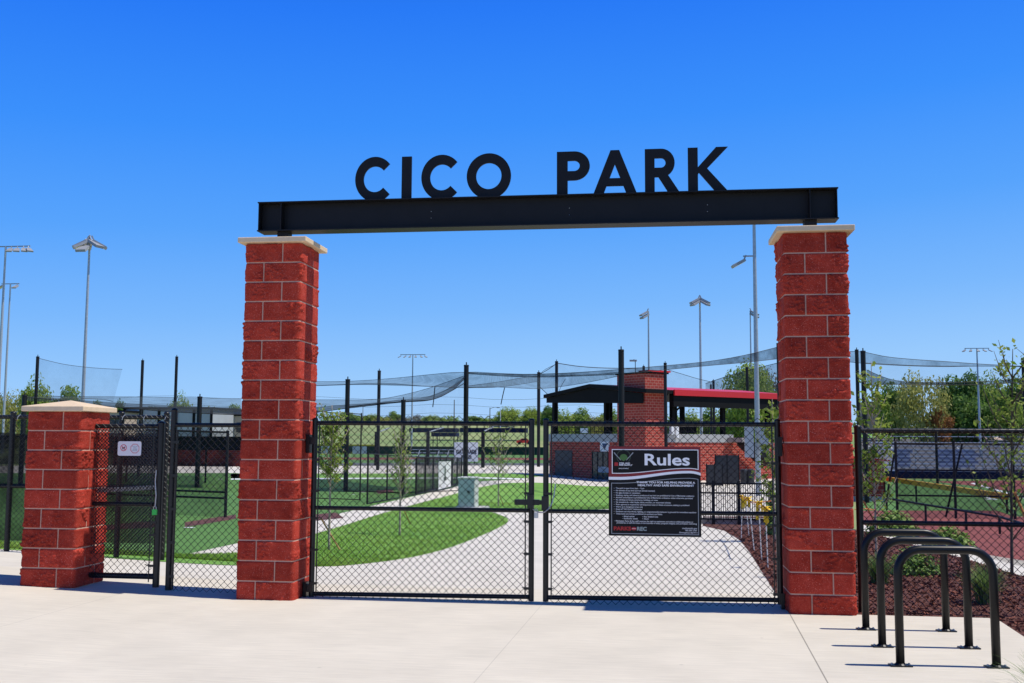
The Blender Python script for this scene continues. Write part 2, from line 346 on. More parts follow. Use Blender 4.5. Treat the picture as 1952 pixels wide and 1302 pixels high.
# ================================================================== the gateway
def brickmat():
    m = mat('split_face_block', (.30, .025, .014), .85, col2=(.47, .054, .032), scale=7, spec=.12)
    nt = m.node_tree; N = nt.nodes; L = nt.links; b = N['Principled BSDF']; mx = N[m['mix']]
    g = N.new('ShaderNodeNewGeometry')
    n = N.new('ShaderNodeTexNoise'); n.inputs['Scale'].default_value = 130; n.inputs['Detail'].default_value = 3; L.new(g.outputs['Position'], n.inputs['Vector'])
    r = N.new('ShaderNodeMapRange'); r.inputs[1].default_value = .60; r.inputs[2].default_value = .72; L.new(n.outputs['Fac'], r.inputs[0])
    m2 = N.new('ShaderNodeMix'); m2.data_type = 'RGBA'; L.new(r.outputs[0], m2.inputs[0]); L.new(mx.outputs[2], m2.inputs[6]); m2.inputs[7].default_value = (.66, .22, .17, 1)
    d = N.new('ShaderNodeMapRange'); d.inputs[1].default_value = .28; d.inputs[2].default_value = .40; d.inputs[3].default_value = .45; d.inputs[4].default_value = 1; L.new(n.outputs['Fac'], d.inputs[0])
    at = N.new('ShaderNodeAttribute'); at.attribute_name = 'unit_tone'; tm = N.new('ShaderNodeMath'); tm.operation = 'MULTIPLY'; L.new(d.outputs[0], tm.inputs[0]); L.new(at.outputs['Fac'], tm.inputs[1])
    vm = N.new('ShaderNodeVectorMath'); vm.operation = 'SCALE'; L.new(m2.outputs[2], vm.inputs[0]); L.new(tm.outputs[0], vm.inputs['Scale'])
    L.new(vm.outputs[0], b.inputs['Base Color'])
    n3 = N.new('ShaderNodeTexNoise'); n3.inputs['Scale'].default_value = 75; n3.inputs['Detail'].default_value = 6; n3.inputs['Roughness'].default_value = .7; L.new(g.outputs['Position'], n3.inputs['Vector'])
    bp = N.new('ShaderNodeBump'); bp.inputs['Strength'].default_value = .7; bp.inputs['Distance'].default_value = .006
    L.new(n3.outputs['Fac'], bp.inputs['Height']); L.new(bp.outputs['Normal'], b.inputs['Normal'])
    return m
BRICK = brickmat()
CO = .2032
def smooth(a, b, t):
    t = min(1, max(0, (t-a)/(b-a))); return t*t*(3-2*t)
def pillar_mesh(x0, y0, z0, w, nc, first, seed):
    rnd = random.Random(seed); r = .028; J = .0062
    def side_cols():
        c = [r]; cuts = sorted([w/3-J, w/3+J, 2*w/3-J, 2*w/3+J, w-r])
        for q in cuts:
            n = max(1, round((q-c[-1])/.0088)); a = c[-1]
            c += [a+(q-a)*(i+1)/n for i in range(n)]
        return c
    base = side_cols(); cols = []
    cs = [((x0, y0), (1, 0)), ((x0+w, y0), (0, 1)), ((x0+w, y0+w), (-1, 0)), ((x0, y0+w), (0, -1))]
    for si, ((cx, cy), (dx, dy)) in enumerate(cs):
        nx, ny = dy, -dx
        for s in base: cols.append((cx+dx*s, cy+dy*s, nx, ny, si, s))
        ex, ey = cx+dx*(w-r)-nx*r, cy+dy*(w-r)-ny*r
        for k in (1, 2):
            t = k/3*math.pi/2; qx, qy = nx*math.cos(t)+dx*math.sin(t), ny*math.cos(t)+dy*math.sin(t)
            cols.append((ex+qx*r, ey+qy*r, qx, qy, si, w-r*(1-k/3)))
    rows = []
    for k in range(nc):
        a, b = k*CO, (k+1)*CO; n = 21
        rows += [(k, a)] if k == 0 else []
        rows += [(k, a+J+(b-a-2*J)*i/n) for i in range(n+1)]
    rows.append((nc-1, nc*CO))
    amp = {}; V = []; tone = []
    for k, z in rows:
        jf = (2/3 if (k+first) % 2 == 0 else 1/3)*w
        for (x, y, nx, ny, si, s) in cols:
            part = 0 if s < jf else 1
            # the corner piece is one block round the corner
            key = (k, si, part) if not (part == 1) else (k, (si+1) % 4, 0)
            if key not in amp: amp[key] = (rnd.uniform(.2, 1.0)**1.3, rnd.uniform(0, 50), rnd.uniform(-.004, .004))
            A, o, off = amp[key]
            zz = z-k*CO; e = min(zz, CO-zz); e = min(e, abs(s-jf))
            f = smooth(J*.8, .015, e)
            p = Vector((x+o, y-o, z))
            n1 = noise.noise(p*7); n2 = noise.noise(p*17+Vector((3, 1, 2))); n3 = noise.noise(p*42); n4 = 1-2*abs(noise.noise(p*11+Vector((o, 0, 0))))
            pk = smooth(-.08, .22, noise.noise(p*5.5+Vector((7, o, 1))))*smooth(.12, .55, A); n6 = noise.noise(p*62); n5 = abs(noise.noise(Vector((p.x*24+p.z*9, p.y*24, p.z*34))))
            d = f*(.004+off*.5+A*(.006*n1+.003*n2+.005*max(0, n4-.15))+.0014*n3+.0008*n6+pk*(.003+.026*n5-.008*n3+.003*n6)) - (.003 if e < J*1.2 else 0)
            V.append((x+nx*d, y+ny*d, z0+z)); tone.append(.78+.42*((o*7.31) % 1))
    nC = len(cols); F = []; M = []
    for i in range(len(rows)-1):
        zc = (rows[i][1]+rows[i+1][1])/2; k = min(nc-1, int(zc/CO)); jf = (2/3 if (k+first) % 2 == 0 else 1/3)*w
        zz = zc-k*CO; mz = min(zz, CO-zz) < J
        for j in range(nC):
            jn = (j+1) % nC
            F.append((i*nC+j, i*nC+jn, (i+1)*nC+jn, (i+1)*nC+j))
            sc = (cols[j][5]+cols[jn][5])/2 if cols[j][4] == cols[jn][4] else 1e3
            M.append(1 if mz or abs(sc-jf) < J else 0)
    F.append(tuple(range((len(rows)-1)*nC, len(rows)*nC))); M.append(1)
    mb = MB(); mb.add(V, F); mb.m = M
    me = mb.mesh('block_shaft', [BRICK, MORTAR], smooth=True); at = me.attributes.new('unit_tone', 'FLOAT', 'POINT'); at.data.foreach_set('value', tone); return me
def bevelled(o, wd, seg=2):
    bm = bmesh.new(); bm.from_mesh(o.data)
    bmesh.ops.bevel(bm, geom=[e for e in bm.edges if len(e.link_faces) == 2 and e.calc_face_angle(0) > .5], offset=wd, segments=seg, affect='EDGES', profile=.5)
    bm.to_mesh(o.data); bm.free(); return o
PW = .597; DX = 5.456; PH = 18*CO
for nm, x, lab, sd in (('L', 0, 'tall red split-face block pillar carrying the end of the beam nearest the letter C', 3), ('R', DX, 'tall red split-face block pillar beside the bike racks, under the right end of the beam', 11)):
    t = thing('gate_pillar', lab, 'pillar', (x+PW/2, PW/2, 0), 'tall gate pillars')
    link('block_shaft', pillar_mesh(x, 0, 0, PW, 18, 1, sd), t)
    c = MB().box((x-.068, -.068, PH), (x+PW+.068, PW+.068, PH+.055)).build('cap_stone', STONE, t); bevelled(c, .008)
SX, SY, SZ = -2.352, 0.0, .082
t = thing('gate_pillar', 'short red split-face block pillar with a pyramid cap by the small gate', 'pillar', (SX+.3, .3, SZ))
link('block_shaft', pillar_mesh(SX, SY, SZ, .60, 9, 0, 29), t)
z = SZ+9*CO; mb = MB(); a, b, c_, d_ = SX-.05, SX+.65, SY-.05, SY+.65
mb.add([(a, c_, z), (b, c_, z), (b, d_, z), (a, d_, z), (a, c_, z+.052), (b, c_, z+.052), (b, d_, z+.052), (a, d_, z+.052), ((a+b)/2, (c_+d_)/2, z+.125)],
       [(3, 2, 1, 0), (0, 1, 5, 4), (1, 2, 6, 5), (2, 3, 7, 6), (3, 0, 4, 7), (4, 5, 8), (5, 6, 8), (6, 7, 8), (7, 4, 8)])
bevelled(mb.build('cap_stone', STONE, t), .006, 2)
# ------------------------------------------------------------------ beam and letters
BZ0, BZ1, BY = 3.826, 4.142, .30
t = thing('gateway_beam', 'long black steel beam spanning the two tall pillars, carrying the letters CICO PARK', 'gate beam', (3.03, BY, PH+.055))
m = MB(); fw_ = .11; tf = .012
m.box((.036, BY-fw_, BZ0), (6.02, BY+fw_, BZ0+tf)); m.box((.036, BY-fw_, BZ1-tf), (6.02, BY+fw_, BZ1)); m.box((.046, BY-.006, BZ0+tf), (6.01, BY+.006, BZ1-tf))
m.build('wide_flange_beam', BEAMM, t)
for x, y in ((.046, .055), (6.001, 6.01), (.29, .30), (5.742, 5.752)): MB().box((x, BY-fw_+.004, BZ0+tf+.0005), (y, BY-.0065, BZ1-tf-.0005)).build('stiffener', BEAMM, t)
for x in (.305, 5.755): MB().box((x-.06, BY-.06, PH+.0555), (x+.06, BY+.06, BZ0-.0005)).build('stub_post', BEAMM, t)
for x in (1.9, 3.35, 4.75):
    for dz in (.12, .19): MB().ball((x, BY-.012, BZ0+dz), .0045, 0, 6, 4).build('bolt_head', GALV, t)
def outline(name, loops, y, z0, x0, sx, sz, th, m, parent):
    """letter cut from plate: 2-D loops in a unit box (holes allowed)"""
    cu = bpy.data.curves.new(name, 'CURVE'); cu.dimensions = '2D'; cu.fill_mode = 'BOTH'; cu.extrude = th/2
    for lp in loops:
        sp = cu.splines.new('POLY'); sp.points.add(len(lp)-1); sp.use_cyclic_u = True
        for p, q in zip(sp.points, lp): p.co = (q[0]*sx, q[1]*sz, 0, 1)
    tmp = bpy.data.objects.new(name, cu); COL.objects.link(tmp)
    dg = bpy.context.evaluated_depsgraph_get(); me = bpy.data.meshes.new_from_object(tmp.evaluated_get(dg))
    bpy.data.objects.remove(tmp); bpy.data.curves.remove(cu)
    me.transform(Matrix.Translation((x0, y, z0)) @ Matrix.Rotation(math.pi/2, 4, 'X')); me.name = name
    me.materials.clear(); me.materials.append(m)
    return link(name, me, parent)
def arc(cx, cy, r, a0, a1, n=40): return [(cx+r*math.cos(math.radians(a0+(a1-a0)*i/n)), cy+r*math.sin(math.radians(a0+(a1-a0)*i/n))) for i in range(n+1)]
SW = .225   # stroke / cap height
def L_C(): return [arc(.5, .5, .53, 42, 318)+arc(.5, .5, .53-SW, 318, 42)]
def L_O(): return [arc(.5, .5, .53, 0, 358, 60), arc(.5, .5, .53-SW, 0, 358, 60)]
def L_I(): return [[(0, 0), (SW, 0), (SW, 1), (0, 1)]]
def bowl(h0, h1, x):   # half round bowl
    rr = (h1-h0)/2; return arc(x, h0+rr, rr, -90, 90, 24)
def L_P(): return [[(0, 0), (SW, 0), (SW, .35)]+bowl(.35, 1, .36)+[(0, 1)], [(SW, .35+SW*.93)]+bowl(.35+SW*.93, 1-SW*.93, .36)+[(SW, 1-SW*.93)]]
def L_R(): return [[(0, 0), (SW, 0), (SW, .37), (.31, .37), (.55, 0), (.81, 0), (.545, .395)]+[p for p in bowl(.37, 1, .37) if p[1] > .41]+[(0, 1)], [(SW, .37+SW*.93)]+bowl(.37+SW*.93, 1-SW*.93, .37)+[(SW, 1-SW*.93)]]
def L_A(): return [[(0, 0), (.235, 0), (.315, .2), (.70, .2), (.78, 0), (1.02, 0), (.61, 1), (.41, 1)], [(.385, .375), (.63, .375), (.508, .68)]]
def L_K(): return [[(0, 0), (SW, 0), (SW, .40), (.245, .445), (.63, 0), (.915, 0), (.43, .535), (.90, 1), (.635, 1), (SW, .565), (SW, 1), (0, 1)]]
LH = .470; ZB = BZ1+.001
for fn, xa, xb in ((L_C, 1.071, 1.445), (L_I, 1.576, 1.682), (L_C, 1.788, 2.170), (L_O, 2.273, 2.740), (L_P, 3.220, 3.561), (L_A, 3.591, 4.047), (L_R, 4.124, 4.482), (L_K, 4.559, 4.968)):
    lp = fn(); xs = [p[0] for p in lp[0]]; zs = [p[1] for p in lp[0]]; sx = (xb-xa)/(max(xs)-min(xs)); rnd_ = min(zs) < -.01
    sz = LH*(1.03 if rnd_ else 1)/(max(zs)-min(zs)); outline('sign_letter', lp, BY, ZB-min(zs)*sz-(.006 if rnd_ else 0), xa-min(xs)*sx, sx, sz, .022, BEAMM, t)
# ------------------------------------------------------------------ chain link
def chain(x0, x1, z0, z1, y, p=.0378, r=.0029, f=None, bot=None):
    """woven wire fabric: zigzag wires hooked into their neighbours; f maps (x, y, z)"""
    nW = int((x1-x0)/p); nz = int((z1-z0)/p); V = []; F = []; k = 0
    ring = [(r*1.3, 0), (0, r), (-r*1.3, 0), (0, -r)]
    for i in range(nW+1):
        xc = x0+(i+.5)*p
        for j in range(nz+1):
            sg = 1 if (i+j) % 2 == 0 else -1
            # the bends hook past each other
            x = xc+sg*(p*.5+r*.6); yy = y+(r*.9 if i % 2 else -r*.9)*1; z = z0+j*p
            for dx, dy in ring: V.append((x+dx, yy+dy, z))
        for j in range(nz):
            for q in range(4):
                a = k+j*4+q; b = k+j*4+(q+1) % 4; F.append((a, b, b+4, a+4))
        k += (nz+1)*4
    if f: V = [f(*v) for v in V]
    mb = MB(); mb.add(V, F); return mb
def pipe(a, b, r, n=12): return MB().tube([a, b], r, n)
def gate_leaf(label, x0, x1, hinge, zb0, zb1, y=.3):
    """one swing leaf: stiles, three rails, fabric, tension bars, hinges"""
    t = thing('chain_link_gate', label, 'gate', ((x0+x1)/2, y, .02), 'double gate leaves')
    dz = zb1-zb0
    for x, zz, nm in ((x0, zb0, 0), (x1, zb1, 1)):
        o = pipe((x, y, .005+zz-.045), (x, y, 1.835+.0), .0285, 14).build('stile', BLACK, t); shade_auto(o)
        c = MB(); c.ball((x, y, 1.835), .031, 0, 12, 6, .7).build('post_cap', BLACK, o, smooth=True)
    for h0, h1, rr in ((1.80, 1.80, .0225), (.925, .925+dz*.1, .021), (zb0, zb1, .0225)):
        shade_auto(pipe((x0+.027, y, h0), (x1-.027, y, h1), rr).build('rail', BLACK, t))
    tb = lambda x, yy, zz: (x, yy, zz+dz*(x-x0)/(x1-x0)*(1-max(0, zz)/1.86))
    chain(x0+.055, x1-.055, zb0-.060, 1.885, y-.028, f=tb).build('chain_link_mesh', BLACKW, t)
    for x, s in ((x0+.055, 1), (x1-.06, -1)):
        m = MB().box((x-.003, y-.036, .06), (x+.009, y-.030, 1.80))
        m.build('tension_bar', BLACK, t)
        for h in (.16, .50, .82, 1.1, 1.42): MB().box((min(x, x-s*.055)-.012, y-.040, h-.013), (max(x, x-s*.055)+.014, y-.0362, h+.013)).tube([(x+s*.006, y-.039, h), (x+s*.03, y-.041, h+.01)], .004, 5).build('tension_clip', BLACK, t)
    hx, pil, s = (x0, PW, -1) if hinge == 'l' else (x1, DX, 1)
    for h in (1.58, .07):
        m = MB(); a, b = sorted((hx-s*.02, pil-s*.018))
        if s < 0: a, b = pil+.015, hx+.02
        else: a, b = hx-.02, pil-.018
        m.box((a, y-.034, h), (b, y+.034, h+.075)); m.box((b-.035 if s > 0 else a, y-.05, h-.09 if h > 1 else h-.055), (b if s > 0 else a+.035, y+.05, h+.10))
        m.build('hinge', BLACK, t)
    return t
g1 = gate_leaf('left leaf of the double chain link gate, with the fork latch and no sign', .690, 2.966, 'l', .050, .072)
g2 = gate_leaf('right leaf of the double chain link gate, carrying the rules sign', 3.112, 5.400, 'r', .072, .102)
m = MB(); z = .985
m.box((2.80, .245, z), (3.05, .285, z+.055)); m.box((2.93, .23, z-.03), (2.99, .29, z+.10)); m.box((3.02, .25, z+.005), (3.12, .275, z+.05)); m.box((3.075, .235, z-.05), (3.145, .29, z+.09))
m.build('fork_latch', BLACK, g1)
CHAINM = mat('steel_chain', (.45, .46, .48), .35, .15, 50, metal=.8)
m = MB(); P0 = [Vector(p) for p in [(2.99, .225, .945), (3.06, .215, .915), (3.115, .21, .925), (3.17, .215, .985), (3.20, .225, 1.08), (3.215, .235, 1.2)]]
cc = catmull(P0, 5)
for i in range(len(cc)-1):
    a, b = cc[i], cc[i+1]; m.tube([a-(b-a)*.25, b+(b-a)*.25], .006 if i % 2 else .0045, 5)
t = m.build('lock_chain', CHAINM, None); tag(t, 'short steel chain looped between the two leaves of the double gate', 'chain')
m = MB(); m.box((3.005, .20, .86), (3.045, .225, .915)).tube([(3.012, .212, .913), (3.012, .212, .94), (3.025, .212, .955), (3.038, .212, .94), (3.038, .212, .913)], .004, 6)
t = m.build('padlock', CHAINM, None); tag(t, 'small steel padlock hanging on the chain of the double gate', 'padlock')
# ------------------------------------------------------------------ side fences in the line of the gate
def fence_run(label, x0, x1, zb, zt, midz, posts, y=.3, bottom=True, rail_r=.0225, mesh_over=.04, wrap=False, grp=None, post_top=None):
    t = thing('chain_link_fence', label, 'fence', ((x0+x1)/2, y, zb), grp)
    for x in posts:
        o = shade_auto(pipe((x, y, zb-.1), (x, y, post_top or zt+.03), .034, 14).build('post', BLACK, t)); MB().ball((x, y, post_top or zt+.03), .038, 0, 12, 6, .7).build('post_cap', BLACK, o, smooth=True)
    for h in (zt,)+((midz,) if midz else ()): shade_auto(pipe((x0, y, h), (x1, y, h), rail_r).build('rail', BLACK, t))
    chain(x0+.02, x1-.02, zb+.01, zt+mesh_over, y-.03).build('chain_link_mesh', BLACKW, t)
    if wrap:
        x = x0+.05
        while x < x1:
            MB().tube([(x, y-.028, zt-.03), (x+.01, y-.03, zt), (x+.03, y-.01, zt+.028), (x+.035, y+.02, zt+.01)], .0035, 5).build('tie_wire', BLACKW, t); x += .29
    return t
fence_run('black chain link fence right of the tall pillar, directly behind the bike racks', 6.165, 9.6, -.02, 1.745, .86, (6.165, 8.95), wrap=True)
pan = fence_run('narrow fixed chain link panel left of the tall pillar, with a taller post', -.865, -.03, .03, 1.775, None, (-.865,), post_top=1.93)
shade_auto(pipe((-.04, .3, .06), (-.04, .3, 1.86), .012, 8).build('tension_bar', BLACK, pan))
for h in (.2, .55, .9, 1.25, 1.6):
    MB().box((-.075, .255, h-.012), (-.02, .285, h+.012)).build('tension_clip', BLACK, pan); MB().box((-.86, .255, h-.02), (-.79, .268, h+.008)).build('tension_clip', BLACK, pan)
shade_auto(pipe((-.805, .268, .06), (-.805, .268, 1.72), .009, 8).build('tension_bar', BLACK, pan))
# ------------------------------------------------------------------ small pedestrian gate
x0, x1, y = -1.935, -1.005, .30
t = thing('pedestrian_gate', 'narrow chain link pedestrian gate with a white notice, beside the short pillar', 'gate', ((x0+x1)/2, y, .06))
for x, zt, r in ((x0, 1.83, .033), (x1, 1.79, .036)):
    o = shade_auto(pipe((x, y, .075), (x, y, zt), r, 14).build('stile', BLACK, t)); MB().ball((x, y, zt), r*1.06, 0, 12, 6, .7).build('post_cap', BLACK, o, smooth=True)
for h, r in ((1.76, .024), (.935, .022), (.185, .030)): shade_auto(pipe((x0, y, h), (x1, y, h), r).build('rail', BLACK, t))
chain(x0+.055, x1-.07, .16, 1.80, y-.03).build('chain_link_mesh', BLACKW, t)
chain(x0+.05, x1-.06, .40, 1.74, y+.035, p=.019, r=.0042).build('fine_guard_mesh', mat('guard_mesh_steel', (.06, .06, .065), .28, .1, 20, metal=.6), t)
for x in (x0+.052, x1-.068): MB().box((x-.004, y-.037, .13), (x+.006, y-.031, 1.74)).build('tension_bar', BLACK, t)
MB().bar((x0+.03, y+.075, 1.06), (x1-.02, y+.075, 1.115), .03, .045).build('panic_bar', mat('brushed_steel', (.55, .55, .56), .35, .1, 5, metal=.6), t)
for h in (1.50, .115):
    m = MB().box((x0-.13, y-.03, h), (x0+.02, y+.03, h+.07)).box((x0-.15, y-.055, h-.10 if h > 1 else h-.06), (x0-.10, y+.055, h+.13)); m.build('hinge', BLACK, t)
for h in (.3, .62, .75): MB().box((x1-.075, y-.042, h-.012), (x1+.0, y-.034, h+.012)).tube([(x1-.07, y-.04, h), (x1-.11, y-.042, h+.012)], .005, 5).build('tension_clip', BLACK, t)
# notice on the small gate
NW = mat('notice_white', (.72, .70, .74), .45, .03); NR = mat('notice_red', (.60, .03, .06), .5); NG = mat('notice_grey', (.28, .33, .38), .5)
ntc = thing('gate_notice', 'small white notice with a red no dogs symbol and an octagon on the narrow gate', 'sign', (-1.5, .25, 1.4))
cx_, cz_, hw, hh = PY(247, 855, .255).x, PY(247, 855, .255).z, .132, .076
def rrect(cx, cz, w, h, r, n=5):
    o = []
    for sx, sz, a in ((1, 1, 0), (-1, 1, 90), (-1, -1, 180), (1, -1, 270)):
        o += arc(cx+sx*(w-r), cz+sz*(h-r), r, a, a+90, n)
    return o
MB().prism([(a, .252, b) for a, b in reversed(rrect(cx_, cz_, hw, hh, .02))], (0, .004, 0)).build('panel', NW, ntc)
def ringxz(cx, cz, r0, r1, y, n, rot=0):
    m = MB(); o = [(cx+r1*math.cos(2*math.pi*(i+rot)/n), y, cz+r1*math.sin(2*math.pi*(i+rot)/n)) for i in range(n)]; q = [(cx+r0*math.cos(2*math.pi*(i+rot)/n), y, cz+r0*math.sin(2*math.pi*(i+rot)/n)) for i in range(n)]
    return m.add(o+q, [(i, (i+1) % n, n+(i+1) % n, n+i) for i in range(n)])
m = ringxz(cx_-.066, cz_+.008, .029, .036, .2505, 28); m.bar((cx_-.09, .2502, cz_+.03), (cx_-.042, .2502, cz_-.016), .0006, .006); m.build('no_dogs_symbol', NR, ntc)
m = MB(); c = (cx_-.066, .251, cz_+.006)
m.box((c[0]-.016, .2508, c[2]-.004), (c[0]+.012, .2514, c[2]+.008)).box((c[0]+.008, .2508, c[2]+.004), (c[0]+.02, .2514, c[2]+.014))
for q in (-.013, -.006, .004, .010): m.box((c[0]+q-.002, .2508, c[2]-.016), (c[0]+q+.002, .2514, c[2]-.003))
m.build('dog_figure', BLACK, ntc)
ringxz(cx_+.062, cz_, .047, .053, .2505, 8, .5).build('octagon', NR, ntc)
# ------------------------------------------------------------------ text helper
def text(s, x, z, h, y, m, parent, name='lettering', bold=0, align='LEFT', width=None, th=.0006, sh=0):
    cu = bpy.data.curves.new(name, 'FONT'); cu.body = s; cu.size = 1; cu.align_x = align; cu.offset = bold; cu.extrude = 0; cu.shear = sh; cu.resolution_u = 3
    tmp = bpy.data.objects.new(name, cu); COL.objects.link(tmp)
    dg = bpy.context.evaluated_depsgraph_get(); me = bpy.data.meshes.new_from_object(tmp.evaluated_get(dg))
    bpy.data.objects.remove(tmp); bpy.data.curves.remove(cu)
    k = h/.73; sx = k
    if width:
        xs = [v.co.x for v in me.vertices]; sx = width/(max(xs)-min(xs))
    me.transform(Matrix.Translation((x, y, z)) @ Matrix.Rotation(math.pi/2, 4, 'X') @ Matrix.Diagonal((sx, k, 1, 1)))
    return me
def join_text(items, name, m, parent):
    bm = bmesh.new()
    for me in items: bm.from_mesh(me); bpy.data.meshes.remove(me)
    me = bpy.data.meshes.new(name); bm.to_mesh(me); bm.free(); me.materials.clear(); me.materials.append(m)
    for p in me.polygons: p.material_index = 0
    return link(name, me, parent)
join_text([text(s, cx_+.062, cz_+dz, .011, .2503, NG, None, align='CENTER', bold=.01) for s, dz in (('NOT AN', .018), ('EXIT', .003), ('ALARM', -.012), ('SOUNDS', -.027))], 'lettering', NG, ntc)
# green padlock and cord on the small gate
px_ = PY(296, 975, .25)
m2 = MB(); m2.box((px_.x-.024, .225, px_.z-.035), (px_.x+.024, .25, px_.z+.022), 0).tube([(px_.x-.014, .238, px_.z+.02), (px_.x-.014, .238, px_.z+.045), (px_.x, .238, px_.z+.06), (px_.x+.014, .238, px_.z+.045), (px_.x+.014, .238, px_.z+.02)], .005, 6, 1)
o = m2.build('padlock', [mat('green_lock', (.02, .45, .06), .4), CHAINM]); tag(o, 'bright green padlock hanging on the narrow pedestrian gate', 'padlock')
q = PY(297, 900, .25); o = MB().tube([(q.x+.004, .25, q.z+.02), (q.x, .245, q.z-.10), (px_.x+.004, .245, px_.z+.17), (px_.x, .24, px_.z+.05)], .007, 6).build('lock_cable', CHAINM); tag(o, 'grey lock cable hanging down to the green padlock on the narrow gate', 'cable')
# ------------------------------------------------------------------ rules sign
SB = mat('sign_black', (.013, .013, .014), .55, .05, spec=.15); SR = mat('sign_dark_red', (.22, .006, .012), .45, .05); SWH = mat('sign_white', (.93, .93, .95), .5, .02); SGY = mat('sign_grey_line', (.32, .34, .36), .5)
YS = .245; s0 = PY(1160, 851, YS); s1 = PY(1337, 1024, YS); X0, X1, Z1, Z0 = s0.x, s1.x, s0.z, s1.z; Wd, Ht = X1-X0, Z1-Z0
sg = thing('rules_sign', 'black and dark red park rules sign hung on the right leaf of the double gate', 'sign', ((X0+X1)/2, YS, Z0))
fx = lambda a: X0+Wd*a; fz = lambda b: Z1-Ht*b          # fractions of the sign, from its upper left corner
MB().box((X0, YS, Z0), (X1, YS+.006, Z1)).build('panel', SB, sg)
def wave(a): return -.5*math.cos((a-.10)*math.pi/.78) if .10 <= a <= .88 else (-.5 if a < .10 else .5-.5*((a-.88)/.12)**2*.6)
def band(a0, a1, top, bot, y, n=40):
    m = MB(); A = [a0+(a1-a0)*i/n for i in range(n+1)]
    return m.add([(fx(a), y, fz(top(a))) for a in A]+[(fx(a), y, fz(bot(a))) for a in A], [(i, n+1+i, n+2+i, i+1) for i in range(n)])
wv = lambda base, amp: (lambda a: base-amp*wave(a))
band(0, 1, lambda a: 0, wv(.305, .075), YS-.0012).build('red_header', SR, sg)
band(0, 1, wv(.305, .075), wv(.335, .080), YS-.0010).build('white_wave', SWH, sg)
band(.042, .972, lambda a: .037, wv(.268, .062), YS-.0020).build('header_panel', SB, sg)
def frame(a0, a1, tp, bt, wl, y, nm, mm):
    m = band(a0, a1, tp, lambda a: tp(a)+wl, y); b2 = band(a0, a1, lambda a: bt(a)-wl, bt, y); m.add(b2.v, b2.f)
    for a in (a0, a1-wl): m.add([(fx(a), y-.0002, fz(bt(a))), (fx(a+wl), y-.0002, fz(bt(a+wl))), (fx(a+wl), y-.0002, fz(tp(a+wl))), (fx(a), y-.0002, fz(tp(a)))], [(0, 1, 2, 3)])
    m.build(nm, mm, sg)
frame(.036, .978, lambda a: .030, wv(.275, .062), .008, YS-.0026, 'header_border', SWH)
frame(.028, .975, wv(.378, .062), lambda a: .978, .007, YS-.0014, 'body_border', SGY)
yt = YS-.003
join_text([text('Rules', fx(.382), fz(.205), .130*Ht, yt, SWH, None, bold=.022, width=.49*Wd)], 'title', SWH, sg)
join_text([text(s, fx(a), fz(b), .022*Ht, yt, SWH, None, bold=.03, width=w_*Wd) for s, a, b, w_ in (('THANK YOU FOR HELPING PROVIDE A', .305, .410, .635), ('HEALTHY AND SAFE ENVIRONMENT', .318, .443, .608))], 'heading', SWH, sg)
RL = [('The park is open from 6am - 11pm', .476, .31), ('No animals of any kind (service animals exempt)', .502, .425), ('No glass bottles or containers', .528, .265), ('Smoking, vaping, and tobacco products of any kind are prohibited by City of Manhattan ordinance', .554, .85),
      ('Alcohol consumption is prohibited by City of Manhattan ordinance, unless otherwise permitted', .580, .835), ('No climbing on fences, structures, buildings, or trees', .606, .455), ('No skateboards, roller blades, bikes, scooters, or motorized vehicles', .632, .595),
      ('Prior approval is required for all temporary tents or shade structures, staking is prohibited', .658, .795), ('Warm up in designated areas only', .684, .295), ('Keep off "NO PLAY" fields/areas', .710, .285), ('Excessive use of profanity, fighting, or unsportsmanlike behavior is grounds for immediate expulsion', .736, .868),
      ('These items are strictly prohibited on synthetic turf fields:', .762, .505)]
it = []; RW = mat('sign_text_grey', (.75, .76, .78), .5, .02)
for s, b, w_ in RL: it += [text(s, fx(.078), fz(b), .0165*Ht, yt, RW, None, bold=.012, width=w_*Wd), text('•', fx(.056), fz(b), .0165*Ht, yt, RW, None)]
for s, a, b, w_ in (('• Metal spikes', .15, .790, .13), ('• Sunflower seeds', .15, .814, .165), ('• Any shelled nuts', .365, .790, .17), ('• Gum', .365, .814, .07), ('• Manhattan Parks & Rec staff reserves the right to implement and enforce additional policies or', .064, .842, .85),
                    ('procedures, at staff discretion, in the interests of safety, program integrity, and participant well-being', .086, .862, .865)): it.append(text(s, fx(a), fz(b), .0165*Ht, yt, RW, None, bold=.012, width=w_*Wd))
for s, b, w_ in (('manhattanks.gov', .912, .16), ('785.587.2757', .936, .13), ('Emergency dial 911', .960, .19)): it.append(text(s, fx(.955-w_), fz(b), .0165*Ht, yt, RW, None, bold=.012, width=w_*Wd))
join_text(it, 'rules_text', RW, sg)
SRD = mat('sign_red', (.42, .008, .012), .45)
join_text([text('PARKS', fx(.052), fz(.938), .042*Ht, yt, SRD, None, bold=.045, width=.19*Wd)], 'parks_lettering', SRD, sg)
join_text([text('REC', fx(.305), fz(.938), .042*Ht, yt, SGY, None, bold=.035, width=.105*Wd)], 'rec_lettering', mat('sign_rec_grey', (.33, .40, .40), .5), sg)
m = MB(); n = 20; m.add([(fx(.274)+.027*Wd*math.cos(2*math.pi*i/n), yt, fz(.918)+.019*Ht*math.sin(2*math.pi*i/n)) for i in range(n)], [tuple(range(n))]); m.build('ball_emblem', SRD, sg)
join_text([text('AND', fx(.252), fz(.921), .007*Ht, yt-.0005, SWH, None, bold=.02, width=.044*Wd)], 'emblem_lettering', SWH, sg)
